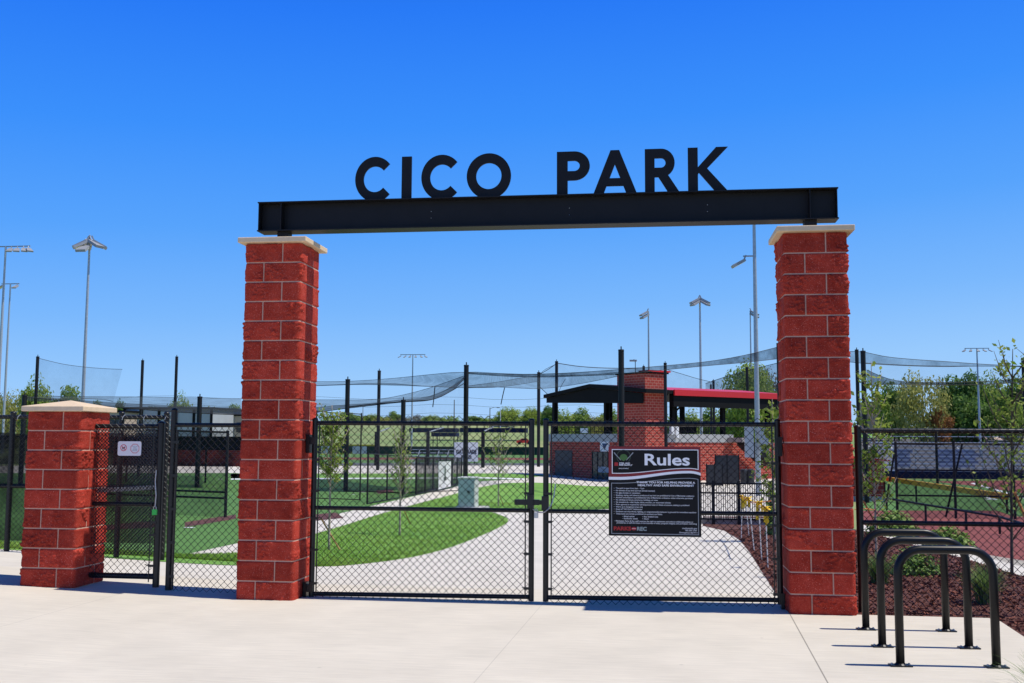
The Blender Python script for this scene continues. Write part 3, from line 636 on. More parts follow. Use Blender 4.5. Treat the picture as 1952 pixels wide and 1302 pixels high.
# ballpark logo: crossed bats over a ball diamond, a plate with the name below
lc = (fx(.165), fz(.115)); SGN = mat('logo_green', (.06, .16, .03), .5); SDG = mat('logo_dark_green', (.03, .055, .035), .5)
lg = ringxz(lc[0], lc[1], .070*Wd, .078*Wd, yt-.0002, 32).build('logo_ring', SDG, sg)
m = MB(); m.add([(lc[0]+.038*Wd*math.cos(2*math.pi*i/n), yt-.0004, lc[1]+.030*Ht*math.sin(2*math.pi*i/n)) for i in range(n)], [tuple(range(n))]); m.add([(lc[0]-.06*Wd, yt-.0003, fz(.125)), (lc[0], yt-.0003, fz(.165)), (lc[0]+.06*Wd, yt-.0003, fz(.125)), (lc[0], yt-.0003, fz(.10))], [(0, 1, 2, 3)]); m.build('logo_ball', SGN, sg)
m = MB()
for s in (-1, 1):
    a = Vector((lc[0]+s*.105*Wd, yt-.001, fz(.068))); b = Vector((lc[0]+s*.03*Wd, yt-.001, fz(.155))); d = (b-a).normalized(); nn = Vector((-d.z, 0, d.x)); m.add([a+nn*.005, a-nn*.005, b-nn*.0022, b+nn*.0022], [(0, 1, 2, 3)])
m.build('logo_bats', SGY, sg)
frm = MB().box((fx(.062), yt-.0004, fz(.228)), (fx(.272), yt-.0002, fz(.172))); frm.build('logo_plate', SB, sg)
MB().add([(fx(.065), yt-.0008, fz(.218)), (fx(.105), yt-.0008, fz(.218)), (fx(.105), yt-.0008, fz(.180)), (fx(.065), yt-.0008, fz(.180))], [(0, 1, 2, 3)]).build('logo_red_square', SRD, sg)
join_text([text(s, fx(.116), fz(b), .016*Ht, yt-.001, SWH, None, bold=.03, width=w_*Wd) for s, b, w_ in (('STEEL AND', .196, .118), ('PIPE SUPPLY', .216, .145))]+[text('BALLPARK', fx(.112), fz(.252), .011*Ht, yt-.001, SWH, None, bold=.01, width=.108*Wd)], 'logo_lettering', SWH, sg)
for a in (.1, .9):
    for b in (.09, .91): MB().box((fx(a-.01), YS+.0062, fz(b+.01)), (fx(a+.01), YS+.03, fz(b-.01))).build('bracket', GALV, sg)
# ------------------------------------------------------------------ bike racks
RACKM = mat('gloss_black_rack', (.0045, .005, .006), .38, .1, 30, spec=.3)
for i, (xa, ya, xb, yb, lab) in enumerate(((5.948, -2.21, 6.628, -2.155, 'nearest of the three black hoop bike racks'), (5.972, -1.497, 6.640, -1.452, 'middle one of the three black hoop bike racks'), (5.996, -.738, 6.668, -.704, 'black hoop bike rack closest to the fence and right pillar'))):
    t = thing('bike_rack', lab, 'bike rack', ((xa+xb)/2, (ya+yb)/2, .02), 'hoop bike racks on the concrete')
    A = Vector((xa, ya, .02)); B = Vector((xb, yb, .02)); d = (B-A).normalized(); H = .835; r = .17; pts = [A, A+Vector((0, 0, H-r))]
    for k in range(1, 9): a = math.pi/2*k/8; pts.append(A+Vector((0, 0, H-r))+d*(r*(1-math.cos(a)))+Vector((0, 0, r*math.sin(a))))
    for k in range(0, 9): a = math.pi/2*k/8; pts.append(B+Vector((0, 0, H-r))-d*(r*(1-math.sin(a)))+Vector((0, 0, r*math.cos(a))))
    pts.append(B); MB().tube(pts, .031, 16).build('hoop', RACKM, t, smooth=True)
    for q in (A, B):
        m = MB(); m.cbox((q.x, q.y, .026), (.155, .085, .008), 0, math.atan2(d.y, d.x)); m.tube([(q.x, q.y, .03), (q.x, q.y, .042)], [.045, .034], 14)
        o = m.build('foot_plate', BLACK, t); m = MB()
        for s in (-1, 1): m.tube([q+d*(s*.062)+Vector((0, 0, .01)), q+d*(s*.062)+Vector((0, 0, .022))], .008, 6)
        m.build('anchor_bolt', GALV, o)
# ================================================================== beyond the gate: poles, nets, buildings
def px_w(n, y): return n/ppm(y)
def upright(u, v, y): return PY(u, v, y)
def net_pole(u, v, y, wpx, label, grp='black netting poles', cap=True):
    p = PY(u, v, y); z0 = gz(p.x, y); w_ = wpx/ppm(y, p.x)
    t = thing('net_pole', label, 'pole', (p.x, y, z0), grp)
    shade_auto(MB().tube([(p.x, y, z0), (p.x, y, p.z)], w_/2, 12).build('shaft', BLKD, t))
    if cap: MB().tube([(p.x, y, p.z-.001), (p.x, y, p.z+w_*.25)], [w_*.56, w_*.5], 10).tube([(p.x, y, p.z+w_*.25), (p.x, y, p.z+w_*.8)], w_*.12, 6).build('cap', BLKD, t)
    if wpx > 7: MB().tube([(p.x, y, z0), (p.x, y, z0+.03)], w_*.9, 12).build('base_plate', BLKD, t)
    return p
POLES = [(72, 681, 46, 6, 'black netting pole above the short pillar, holding the corner of the tall net'), (47, 755, 39, 9, 'stout short black pole just behind the left corner of the short pillar cap'),
 (272, 688, 62, 5.5, 'thin black pole standing alone above the narrow gate'), (337, 681, 58, 5.5, 'thin black pole over the latch side of the narrow gate, tallest there'),
 (381, 758, 39.8, 9, 'stout black cage pole seen over the narrow fixed fence panel'), (663, 725, 35, 9, 'stout black cage pole nearest the tall pillar inside the double gate'),
 (723, 708, 81, 6.5, 'slim tall black pole, second from the left above the double gate'), (769, 764, 34.5, 9, 'short stout black cage pole at the low tip of the lower net'),
 (889, 698, 44, 9.5, 'tall black pole rising directly behind the utility cabinet'), (1027, 711, 98, 6.3, 'slim black pole seen above the latch of the double gate'),
 (1061, 690, 84, 6, 'slim black pole in front of the left eave of the pavilion'), (1184, 669, 43, 11, 'thickest black pole, standing in front of the brick tower and behind the rules sign'),
 (1268, 693, 64, 6, 'black pole in front of the right edge of the brick tower'), (1484, 656, 46, 8, 'black pole half hidden by the left edge of the right tall pillar'),
 (1633, 668, 40, 7, 'left one of two black poles close together right of the tall pillar'), (1645, 671, 38, 9.5, 'right one of two black poles close together right of the tall pillar'),
 (1951, 690, 41, 8, 'black pole cut by the right edge of the picture'), (1227, 699, 100, 5, 'black pole rising behind the top of the brick tower'), (1424, 701, 95, 5, 'dark pole in front of the big tree behind the pavilion roof'),
 (1360, 726, 96, 4.6, 'taller of two short dark posts above the red roof edge'), (1355, 734, 97, 4, 'shorter of two short dark posts above the red roof edge'), (1784, 822, 62, 5, 'short black post in front of the bleachers')]
PP = {}
for u, v, y, w_, lab in POLES: PP[u] = net_pole(u, v, y, w_, lab)
# ------------------------------------------------------------------ nets
N1 = netmat('netting_light', .16, (.10, .12, .14)); N2 = netmat('netting_medium', .43, (.06, .08, .09)); N3 = netmat('netting_dense', .62, (.03, .035, .04)); N0 = netmat('netting_faint', .09, (.12, .14, .17))
def resample(P, n):
    P = [Vector(p) for p in P]; L_ = [0]
    for a, b in zip(P, P[1:]): L_.append(L_[-1]+max(1e-6, (b-a).length))
    out = []
    for i in range(n):
        t = L_[-1]*i/(n-1); k = max(j for j in range(len(P)) if L_[j] <= t+1e-9); k = min(k, len(P)-2)
        f = (t-L_[k])/(L_[k+1]-L_[k]); out.append(P[k].lerp(P[k+1], f))
    return out
def net(name, label, top, bot, m, rows=4, sag=0, n=24, rope=.013, hem=None):
    """hanging net between two surveyed edges (world points)"""
    A = resample(catmull(top, 5), n); B = resample(catmull(bot, 5), n); mb = MB(); vs = []; fs = []
    for r in range(rows+1):
        f = r/rows
        for i in range(n):
            p = A[i].lerp(B[i], f); p.z -= sag*math.sin(math.pi*f); vs.append(p)
    for r in range(rows):
        for i in range(n-1): k = r*n+i; fs.append((k, k+1, k+n+1, k+n))
    t = thing(name, label, 'net', A[0]); mb.add(vs, fs).build('netting', m, t, smooth=True)
    if rope:
        MB().tube(A, rope, 5).build('edge_rope', BLKD, t); MB().tube(B, rope, 5).build('edge_rope', BLKD, t)
    if hem:
        mb = MB(); C = [a.lerp(b, 1-hem) for a, b in zip(A, B)]; k = len(B)
        mb.add([Vector(p)+Vector((0, -.02, 0)) for p in C]+[Vector(p)+Vector((0, -.02, -.02)) for p in B], [(i, i+1, k+i+1, k+i) for i in range(k-1)]).build('folded_hem', N3, t)
    return t
def W(pts): return [PY(*p) for p in pts]
net('safety_net', 'tall faint net hanging from the pole above the short pillar', W([(74, 683, 46), (120, 694, 47), (165, 700, 48), (205, 703, 49), (233, 704, 50)]), W([(72, 760, 46), (120, 760, 47), (165, 760, 48), (200, 762, 49), (216, 766, 50)]), N1, 5)
net('cage_net', 'overhead batting cage net sagging behind the short pillar and narrow gate', W([(47, 756, 58), (180, 756, 60), (300, 757, 62), (460, 760, 64)]), W([(47, 757, 39), (120, 764, 39.2), (200, 774, 39.5), (300, 783, 39.7), (381, 788, 39.8), (460, 791, 39.8)]), N2, 4, .25, hem=.35)
net('cage_net', 'overhead cage net rising from the left pillar to the pole behind the cabinet', W([(560, 762, 64), (640, 762, 62), (720, 761, 60), (800, 745, 52), (886, 716, 44.1)]), W([(560, 793, 35), (640, 781, 35), (700, 774, 35), (767, 765, 34.6), (830, 760, 39), (870, 738, 42), (886, 718, 44)]), N2, 4, .2, hem=.3)
net('cage_net', 'long high net band from the left pillar across to the thick pole, upper layer', W([(580, 727, 70), (660, 727, 62), (740, 722, 58), (820, 714, 50), (889, 709, 44.3), (960, 712, 60), (1027, 714, 90)]), W([(580, 736, 38), (660, 733, 35.2), (740, 731, 38), (820, 737, 42), (889, 739, 44.2), (960, 737, 60), (1027, 727, 90)]), N2, 4, .15)
net('cage_net', 'narrow dark net strip sagging from the middle pole towards the brick tower', W([(889, 710, 44.5), (960, 713, 44.4), (1027, 713, 44.2), (1100, 710, 43.8), (1184, 704, 43.3), (1268, 697, 43.8), (1350, 689, 44.5), (1420, 677, 45), (1484, 661, 46)]), W([(889, 712, 44.5), (960, 717, 44.4), (1027, 719, 44.2), (1100, 717, 43.8), (1184, 713, 43.3), (1268, 705, 43.8), (1350, 697, 44.5), (1420, 691, 45), (1484, 684, 46)]), N3, 3)
net('cage_net', 'net swag below the dark strip, running to the top of the brick tower', W([(889, 736, 44.5), (950, 728, 52), (1010, 718, 60), (1062, 716, 58), (1130, 714, 50), (1184, 709, 43.5)]), W([(889, 738, 44.5), (950, 738, 50), (1030, 741, 56), (1090, 734, 55), (1140, 725, 50), (1184, 716, 43.5)]), N2, 3, .1)
net('backstop_net', 'faint high backstop net beside the brick tower behind the pavilion gable', W([(1061, 692, 84), (1100, 698, 86), (1140, 701, 88), (1185, 702, 90), (1227, 701, 99)]), W([(1061, 760, 84), (1100, 752, 86), (1140, 742, 88), (1185, 745, 90), (1227, 745, 99)]), N1, 4, 0, rope=.035)
net('backstop_net', 'faint triangular net corner left of the pavilion eave', W([(1062, 692, 84), (1045, 704, 86), (1026, 715, 88)]), W([(1062, 765, 84), (1050, 757, 86), (1026, 735, 88)]), N1, 3, 0, rope=.03)
net('backstop_net', 'greyish backstop net hanging above the red roof edge of the pavilion', W([(1270, 704, 92), (1300, 713, 93), (1330, 722, 94), (1360, 729, 96)]), W([(1270, 750, 92), (1300, 752, 93), (1330, 754, 94), (1360, 756, 96)]), N1, 3, 0, rope=.025)
net('backstop_net', 'dark net in front of the big tree behind the pavilion', W([(1345, 731, 96), (1400, 713, 95.5), (1450, 700, 95), (1490, 690, 94)]), W([(1345, 760, 96), (1400, 760, 95.5), (1450, 760, 95), (1490, 760, 94)]), N2, 3, 0, rope=.03)
net('safety_net', 'high net with a scalloped top edge right of the tall pillar', W([(1620, 670, 40), (1646, 671, 40), (1690, 680, 40.3), (1740, 685, 40.4), (1800, 689, 40.6), (1870, 694, 40.8), (1950, 698, 41), (2000, 700, 41)]), W([(1620, 690, 40), (1650, 693, 40), (1700, 696, 40.3), (1750, 698, 40.4), (1800, 699, 40.6), (1870, 698, 40.8), (1950, 699, 41), (2000, 701, 41)]), N2, 3)
net('safety_net', 'wide faint net curtain in front of the trees right of the tall pillar', W([(1650, 692, 40.6), (1750, 697, 41), (1850, 698, 41.3), (1950, 698, 41.6), (2000, 700, 41.6)]), W([(1650, 738, 40.6), (1700, 742, 40.8), (1760, 734, 41), (1850, 734, 41.3), (1950, 729, 41.6), (2000, 728, 41.6)]), N0, 3, rope=.012)
net('safety_net', 'dark sagging net fold across the trees at the right', W([(1652, 705, 38.2), (1690, 721, 38.6), (1730, 728, 39), (1800, 729, 39.4), (1880, 727, 39.8), (1950, 721, 40.4), (2000, 719, 40.4)]), W([(1652, 735, 38.2), (1690, 733, 38.6), (1740, 733, 39), (1800, 734, 39.4), (1880, 733, 39.8), (1950, 729, 40.4), (2000, 728, 40.4)]), N3, 3)
net('cage_net', 'faint side net of the batting cage between two stout cage poles', W([(663, 776, 35), (715, 770, 34.8), (769, 766, 34.5)]), [Vector((PP[663].x, 35, gz(PP[663].x, 35)+.05)), Vector((PP[769].x, 34.5, gz(PP[769].x, 34.5)+.05))], N0, 3, rope=.025)
net('cage_net', 'faint side net of the cage between the low net tip and the cabinet', W([(769, 766, 34.5), (830, 760, 39), (886, 730, 44)]), [Vector((PP[769].x, 34.5, gz(PP[769].x, 34.5)+.05)), Vector((PP[889].x, 44, gz(PP[889].x, 44)+.05))], N0, 3, rope=.02)
for q, lab in ((((829, 738, 46), (827, 760, 46), (825, 776, 46)), 'loose net rope hanging left of the pole behind the cabinet'), (((962, 739, 50), (958, 756, 50), (955, 771, 50)), 'loose net rope hanging between two slim poles over the gate latch'), (((1061, 694, 84.5), (1040, 704, 85), (1027, 715, 97)), 'guy rope from the pole at the pavilion eave down to the next pole'), (((1078, 722, 84), (1068, 740, 84), (1060, 765, 84)), 'slack rope hanging before the left eave of the pavilion')):
    tag(MB().tube(catmull(W(q), 6), .028 if 'loose' in lab else .02, 5).build('rope', BLKD), lab, 'rope')
# ------------------------------------------------------------------ stadium lights
LAMPG = mat('lamp_housing', (.30, .31, .33), .5, .1, 5); LENS = mat('lamp_lens', (.75, .72, .68), .3, .1, 5)
def lamp(t, c, aim, s):
    """LED flood: slanted housing with a pale face below"""
    d = Vector((math.cos(aim)*math.cos(.5), math.sin(aim)*math.cos(.5), -math.sin(.5))); sd_ = Vector((-math.sin(aim), math.cos(aim), 0)); n = d.cross(sd_)
    if n.z < 0: n = -n
    c = Vector(c); a, b, h = s*.55, s*.40, s*.10
    P = [c-sd_*b*.7-n*h, c+sd_*b*.7-n*h, c+d*2*a+sd_*b-n*h, c+d*2*a-sd_*b-n*h]; P = P+[p+n*2*h for p in P]
    o = MB().hexa(P).build('floodlight', LAMPG, t); m = MB(); m.add([P[0].lerp(P[2], .1)-n*.01, P[1].lerp(P[3], .1)-n*.01, P[2].lerp(P[0], .06)-n*.01, P[3].lerp(P[1], .06)-n*.01], [(0, 1, 2, 3)]); m.build('lens', LENS, o)
    MB().bar(c+n*h, c+Vector((0, 0, .32*s))-d*.1*s, .1*s).build('bracket', LAMPG, o)
def light_pole(u, v, y, wpx, label, lamps, arm=None, s=.8):
    p = PY(u, v, y); z0 = gz(p.x, y); r = wpx/ppm(y)/2
    t = thing('light_pole', label, 'light pole', (p.x, y, z0), 'sports field light poles')
    o = MB().tube([(p.x, y, z0), (p.x, y, z0+(p.z-z0)*.5), (p.x, y, p.z)], [r*1.25, r, r*.65], 10).build('mast', GALV, t); shade_auto(o)
    if arm: MB().bar((p.x-arm/2, y, p.z), (p.x+arm/2, y, p.z), .13).build('crossarm', LAMPG, t)
    for dx, dy, dz, aim in lamps: lamp(t, (p.x+dx, y+dy, p.z+dz), aim, s)
    return p, t
P2 = math.pi
light_pole(11, 470, 120, 6, 'tall light pole at the left edge with a row of lamps on a crossarm', [(x, -.1, -.35, -P2/2+.25*x) for x in (-3, -2.1, -1.2, .9, 1.8, 2.7, 3.4)], 7.2, 1.0)
light_pole(20, 541, 150, 4.5, 'light pole near the left edge with one pale box lamp', [(1.3, -.1, -.35, -P2/2), (-1.2, -.1, -.3, P2)], 3.2, 1.0)
p, t = light_pole(171, 462, 66, 6.5, 'tall light pole over the short pillar with a cluster of six lamps', [(-.15, -.05, .1, P2*1.05), (-.1, .1, .2, P2*.75), (.1, -.1, .1, -.25), (.2, .1, .15, .4), (0, -.3, -.35, -P2/2), (-.1, -.15, .02, P2*1.2)], None, 1.05)
light_pole(787, 676, 205, 3, 'distant light pole above the double gate with a long lamp crossarm', [(x, 0, -.3, -P2/2+.35*x) for x in (-2.6, -1.5, -.5, .6, 1.7, 2.6)], 5.4, .6)
light_pole(1862, 664, 205, 3.6, 'distant light pole over the trees at right with a lamp crossarm', [(x, 0, -.3, -P2/2+.4*x) for x in (-2.2, -1.1, .1, 1.2, 2.2)], 4.6, .7)
light_pole(1236, 593, 150, 4.2, 'light pole behind the brick tower with lamps on its left side', [(-.1, -.2, -.1, P2*1.15), (-.05, -.2, -.55, P2*1.2)], None, 1.25)
light_pole(1334, 570, 122, 5, 'light pole above the red roof with lamps on both sides', [(-.1, -.1, .05, P2*1.1), (.1, -.1, .05, -.3), (-.1, -.3, -.3, P2*1.2), (.1, -.3, -.3, -.6)], None, 1.15)
light_pole(1430, 592, 150, 3.4, 'thin light pole just left of the thick galvanised pole', [(.05, -.2, -.1, -.4), (.05, -.2, -.5, -.6)], None, 1.2)
p, t = light_pole(1437, 408, 50, 8.6, 'thick galvanised light pole beside the right tall pillar with cabinets', [(.35, 0, .0, -.25), (-.1, 0, .1, P2)], None, .8)
ax = PY(1408, 486, 50); MB().bar((p.x, 50, PY(1437, 488, 50).z), (ax.x+.25, 50, PY(1437, 488, 50).z), .07).build('side_arm', LAMPG, t); lamp(t, (ax.x+.35, 50, PY(1437, 492, 50).z-.1), P2*1.03, .75)
for u0, u1, v0, v1 in ((1420, 1436, 806, 872), (1448, 1464, 815, 862)):
    a = PY(u0, v1, 49.6); b = PY(u1, v0, 49.6); MB().box((a.x, 49.5, a.z), (b.x, 49.75, b.z)).build('cabinet', GALV, t)
def small_pole(u, v, y, wpx, m, label, name, cat, head=None):
    p = PY(u, v, y); z0 = gz(p.x, y); r = max(.05, wpx/ppm(y)/2); t = thing(name, label, cat, (p.x, y, z0))
    MB().tube([(p.x, y, z0), (p.x, y, p.z)], [r*1.2, r*.8], 8).build('mast', m, t)
    if head:
        q = PY(head[0], head[1], y); MB().tube(catmull([(p.x, y, p.z-.4), ((p.x+q.x)/2, y, q.z+.1), (q.x, y, q.z)], 6), r*.45, 6).build('arm', m, t); MB().box((q.x-.4, y-.2, q.z-.12), (q.x+.4, y+.2, q.z+.06)).build('lamp_head', LAMPG, t)
    return p
WPOLE = mat('utility_pole_wood', (.12, .09, .07), .9)
small_pole(866, 762, 300, 2, WPOLE, 'bare wooden utility pole left of the pole behind the cabinet', 'utility_pole', 'utility pole')
small_pole(934, 777, 300, 1.8, WPOLE, 'wooden pole with a curved street lamp arm above the double gate', 'street_lamp', 'street lamp', (950, 777))
small_pole(954, 782, 250, 1.6, WHITE, 'thin white pole in front of the rounded trees beyond the gate', 'flag_pole', 'pole')
small_pole(692, 775, 300, 1.4, WPOLE, 'thin utility pole between two stout cage poles', 'utility_pole', 'utility pole')
small_pole(114, 773, 120, 2.2, GALV, 'short grey street lamp seen just above the short pillar cap', 'street_lamp', 'street lamp', (118, 771))
small_pole(1211, 686, 105, 1.6, BLKD, 'slim dark floodlight pole left of the pole behind the tower', 'street_lamp', 'street lamp', (1207, 687))
for i, (za, zb, ya) in enumerate(((752, 758, 298), (768, 772, 299), (790, 785, 301))):
    pts = [PY(-200+u, za+(zb-za)*u/1600+6*math.sin(u/260*math.pi)**2, ya) for u in range(0, 1800, 60)]
    tag(MB().tube(pts, .035, 4).build('power_line', BLKD), ('highest', 'middle', 'lowest')[i]+' of three thin overhead wires crossing the sky behind the poles', 'power line')
# ------------------------------------------------------------------ pavilion with brick tower
def blockmat(name, c1, c2, mortar, bw=.406, bh=.2032, rot=0):
    m = bpy.data.materials.new(name); m.use_nodes = True; nt = m.node_tree; N = nt.nodes; L = nt.links; b = N['Principled BSDF']; b.inputs['Roughness'].default_value = .85
    g = N.new('ShaderNodeNewGeometry'); sp = N.new('ShaderNodeSeparateXYZ'); L.new(g.outputs['Position'], sp.inputs[0])
    ad = N.new('ShaderNodeVectorMath'); ad.operation = 'DOT_PRODUCT'; ad.inputs[1].default_value = (1, 1, 0) if rot else (.09, 1.41, 0); L.new(g.outputs['Position'], ad.inputs[0])
    cb = N.new('ShaderNodeCombineXYZ'); L.new(ad.outputs['Value'], cb.inputs[0]); L.new(sp.outputs[2], cb.inputs[1])
    t = N.new('ShaderNodeTexBrick'); t.inputs['Scale'].default_value = 1; t.inputs['Brick Width'].default_value = bw; t.inputs['Row Height'].default_value = bh; t.inputs['Mortar Size'].default_value = .011
    t.inputs['Color1'].default_value = c1+(1,); t.inputs['Color2'].default_value = c2+(1,); t.inputs['Mortar'].default_value = mortar+(1,); L.new(cb.outputs[0], t.inputs['Vector'])
    n = N.new('ShaderNodeTexNoise'); n.inputs['Scale'].default_value = 5; n.inputs['Detail'].default_value = 6; L.new(g.outputs['Position'], n.inputs['Vector'])
    r = N.new('ShaderNodeMapRange'); r.inputs[3].default_value = .8; r.inputs[4].default_value = 1.2; L.new(n.outputs['Fac'], r.inputs[0])
    vm = N.new('ShaderNodeVectorMath'); vm.operation = 'SCALE'; L.new(t.outputs['Color'], vm.inputs[0]); L.new(r.outputs[0], vm.inputs['Scale']); L.new(vm.outputs[0], b.inputs['Base Color'])
    return m
FBR = blockmat('far_block_wall', (.36, .032, .018), (.46, .056, .035), (.54, .32, .24)); FB2 = blockmat('dugout_block_wall', (.36, .03, .02), (.44, .05, .036), (.5, .3, .24), rot=1); SLAB = mat('slab_concrete', (.42, .42, .41), .85, .06, .8)
DARK = mat('dark_steel_roof', (.007, .007, .008), .7, .15, 1, spec=.15); DOORM = mat('dark_door', (.035, .036, .045), .5)
cg = Vector((3.75, 68.0, -1.45)); Ld = Vector((-.66, .75, 0)).normalized(); Rd = Vector((.75, .66, 0)).normalized()
def bl(a, b, z): return cg + Ld*a + Rd*b + Vector((0, 0, z))     # a along the left face, b along the right face
def bbox(m, a0, a1, b0, b1, z0, z1, mi=0):
    p = [bl(a0, b0, z0), bl(a0, b1, z0), bl(a1, b1, z0), bl(a1, b0, z0)]; return m.hexa(p+[q+Vector((0, 0, z1-z0)) for q in p], mi)
pv = thing('pavilion', 'two storey brick and steel press pavilion with a square brick tower and red roof edge', 'pavilion', bl(6, 6, 0))
def solve_a(u, b=0):       # distance along the left face that is seen at picture column u
    lo, hi = 0, 60
    for _ in range(40):
        mm = (lo+hi)/2; p = bl(mm, b, 2)-CAM; uu = 976+FPX*p.dot(RT)/p.dot(FW)
        if uu > u: lo = mm
        else: hi = mm
    return lo
def solve_b(u, a=0):
    lo, hi = 0, 60
    for _ in range(40):
        mm = (lo+hi)/2; p = bl(a, mm, 2)-CAM; uu = 976+FPX*p.dot(RT)/p.dot(FW)
        if uu < u: lo = mm
        else: hi = mm
    return lo
LA = solve_a(1047); TA = solve_a(1178); TB = solve_b(1267); RB = solve_b(1500)
m = MB(); bbox(m, 0, LA, .01, 9, 0, 2.92); m.build('ground_floor_wall', FBR, pv)
m = MB(); bbox(m, -.05, LA+.1, -.02, 9.1, 2.921, 3.55); m.build('deck_slab', SLAB, pv)
m = MB(); bbox(m, .02, 4.5, TB+.5, RB, 0, 2.92); m.build('right_wall', FBR, pv)
m = MB(); bbox(m, -.03, 9, TB+.4, solve_b(1366), 2.921, 3.5); m.build('deck_slab', SLAB, pv)
m = MB(); bbox(m, -.06, TA, -.06, TB, 0, 8.05); m.build('tower', FBR, pv)
m = MB(); bbox(m, -.15, TA+.1, -.15, TB+.35, 8.051, 8.17); m.build('tower_roof', DARK, pv)
m = MB(); bbox(m, -.20, TA*.3, TB*.1, TB+.5, 8.172, 8.30); m.build('tower_roof_edge', REDM, pv)
# gable roof: ridge parallel to the right face
zE, zR = 6.55, 7.2; half = LA/2
def roof_slab(b0, b1, name, mats, over=.7, th=.28):
    m = MB()
    for a0, a1, z0, z1 in ((-over, half, zE, zR), (half, LA+.15, zR, zE)):
        p = [bl(a0, b0, z0), bl(a0, b1, z0), bl(a1, b1, z1), bl(a1, b0, z1)]; m.hexa(p+[q+Vector((0, 0, th)) for q in p]); m.m[-5] = 1
    return m.build(name, mats, pv)
roof_slab(-.5, TB, 'roof', [DARK, DARK]); roof_slab(TB+.01, RB+1, 'roof', [DARK, REDM])
m = MB(); gp_ = [bl(0, -.3, zE-.75), bl(LA, -.3, zE-.40), bl(LA, -.3, zE-.01), bl(half, -.3, zR-.02), bl(0, -.3, zE-.01)]; m.prism(gp_, Rd*.15)
m.build('gable_beam', DARK, pv)
m = MB(); bbox(m, -.85, -.71, TB+.3, RB+1, zE-.12, zE+.32); m.build('roof_edge', REDM, pv)
m = MB(); bbox(m, -.71, -.3, TB+.3, RB+1, zE-.95, zE-.1); m.build('eave_beam', DARK, pv)
for a, b in ((LA-.5, .2), (LA*.48, 8.3), (solve_a(1156, 5), 5), (solve_a(1163, 5.6), 5.6), (.2, TB+1.0), (.2, TB+6.3), (LA*.55, TB+4), (LA*.5, TB+7.5), (.2, RB-2)):
    m = MB(); bbox(m, a-.16, a+.16, b-.16, b+.16, 3.551, zE+.1); m.build('column', DARK, pv)
m = MB(); m.bar(bl(.2, TB+1.1, 5.1), bl(-.1, TB+1.7, 5.75), .12); m.build('knee_brace', DARK, pv)
for a0, b0, a1, b1 in ((LA-.1, .1, TA+.1, .1), (.05, TB+.7, .05, solve_b(1366))):
    m = MB(); m.bar(bl(a0, b0, 4.55), bl(a1, b1, 4.55), .06); m.bar(bl(a0, b0, 3.72), bl(a1, b1, 3.72), .05); m.bar(bl(a0, b0, 4.1), bl(a1, b1, 4.1), .03); n = 18
    for i in range(n+1): f = i/n; m.bar(bl(a0+(a1-a0)*f, b0+(b1-b0)*f, 3.552), bl(a0+(a1-a0)*f, b0+(b1-b0)*f, 4.55), .045)
    m.build('railing', BLKD, pv)
# openings and fittings on the ground floor
def on_left(u0, u1, z0, z1, mm, nm, out=.05, par=None):
    m = MB(); bbox(m, solve_a(u1), solve_a(u0), .01-out, .009, z0, z1); return m.build(nm, mm, par or pv)
o = on_left(1059, 1091, 0.02, 2.2, DOORM, 'door', .06); on_left(1088, 1089, 1.0, 1.08, GALV, 'handle', .12, o)
o = on_left(1130, 1172, 0.02, 2.15, mat('dark_glass', (.05, .055, .065), .15, .2, 2), 'window', .05)
on_left(1142, 1166, .55, 1.0, mat('counter_grey', (.45, .45, .44), .7), 'counter', .12)
for u in (1130, 1140, 1150, 1160): on_left(u-.6, u+.6, .02, 2.14, BLKD, 'mullion', .09, o)
s_ = on_left(1145, 1162, 2.18, 2.95, WHITE, 'sign_board', .07); mtri = MB(); ua, ub = solve_a(1149), solve_a(1159)
mtri.prism([bl(ua, -.075, 2.80), bl((ua+ub)/2, -.075, 2.28), bl(ub, -.075, 2.80)], Rd*-.01).build('emblem', mat('sign_navy', (.03, .06, .14), .5), s_)
o = on_left(1108, 1121, 3.62, 4.0, WHITE, 'notice_board', .10)
# stairs at the right end
m = MB(); b0, b1 = solve_b(1400), solve_b(1442)
m.hexa([bl(-1.6, b0, 2.7), bl(-.3, b0, 2.7), bl(-.3, b1, 1.05), bl(-1.6, b1, 1.05), bl(-1.6, b0, 3.35), bl(-.3, b0, 3.35), bl(-.3, b1, 1.75), bl(-1.6, b1, 1.75)]); m.build('stair_flight', BLKD, pv)
m = MB(); m.bar(bl(-1.65, b0, 4.35), bl(-1.65, b1, 2.75), .06)
for i in range(8): f = i/7; m.bar(bl(-1.65, b0+(b1-b0)*f, 3.3-1.6*f), bl(-1.65, b0+(b1-b0)*f, 4.35-1.6*f), .04)
m.build('stair_railing', GALV, pv)
m = MB(); bbox(m, -1.6, .0, solve_b(1386), b0, 2.95, 3.3); m.build('landing', mat('landing_grey', (.33, .29, .28), .8), pv)
def on_right(u0, u1, z0, z1, mm, nm, out=.06, a=-.03):
    m = MB(); bbox(m, a-out, a-.001, solve_b(u0), solve_b(u1), z0, z1); return m.build(nm, mm, pv)
for u0, u1 in ((1290, 1309), (1311, 1332)): on_right(u0, u1, 3.6, 4.35, DARK, 'screen', .05, .25)
for u0, u1, z0, z1 in ((1275, 1280, 3.5, 4.3), (1284, 1289, 3.25, 4.25)): on_right(u0, u1, z0, z1, WHITE, 'loudspeaker', .3)
m = MB(); q = bl(-.12, TB+.12, 0); m.tube([q+Vector((0, 0, .1)), q+Vector((0, 0, 6.4)), q+Vector((.25, -.1, 6.8))], .06, 8); m.build('downpipe', DARK, pv)
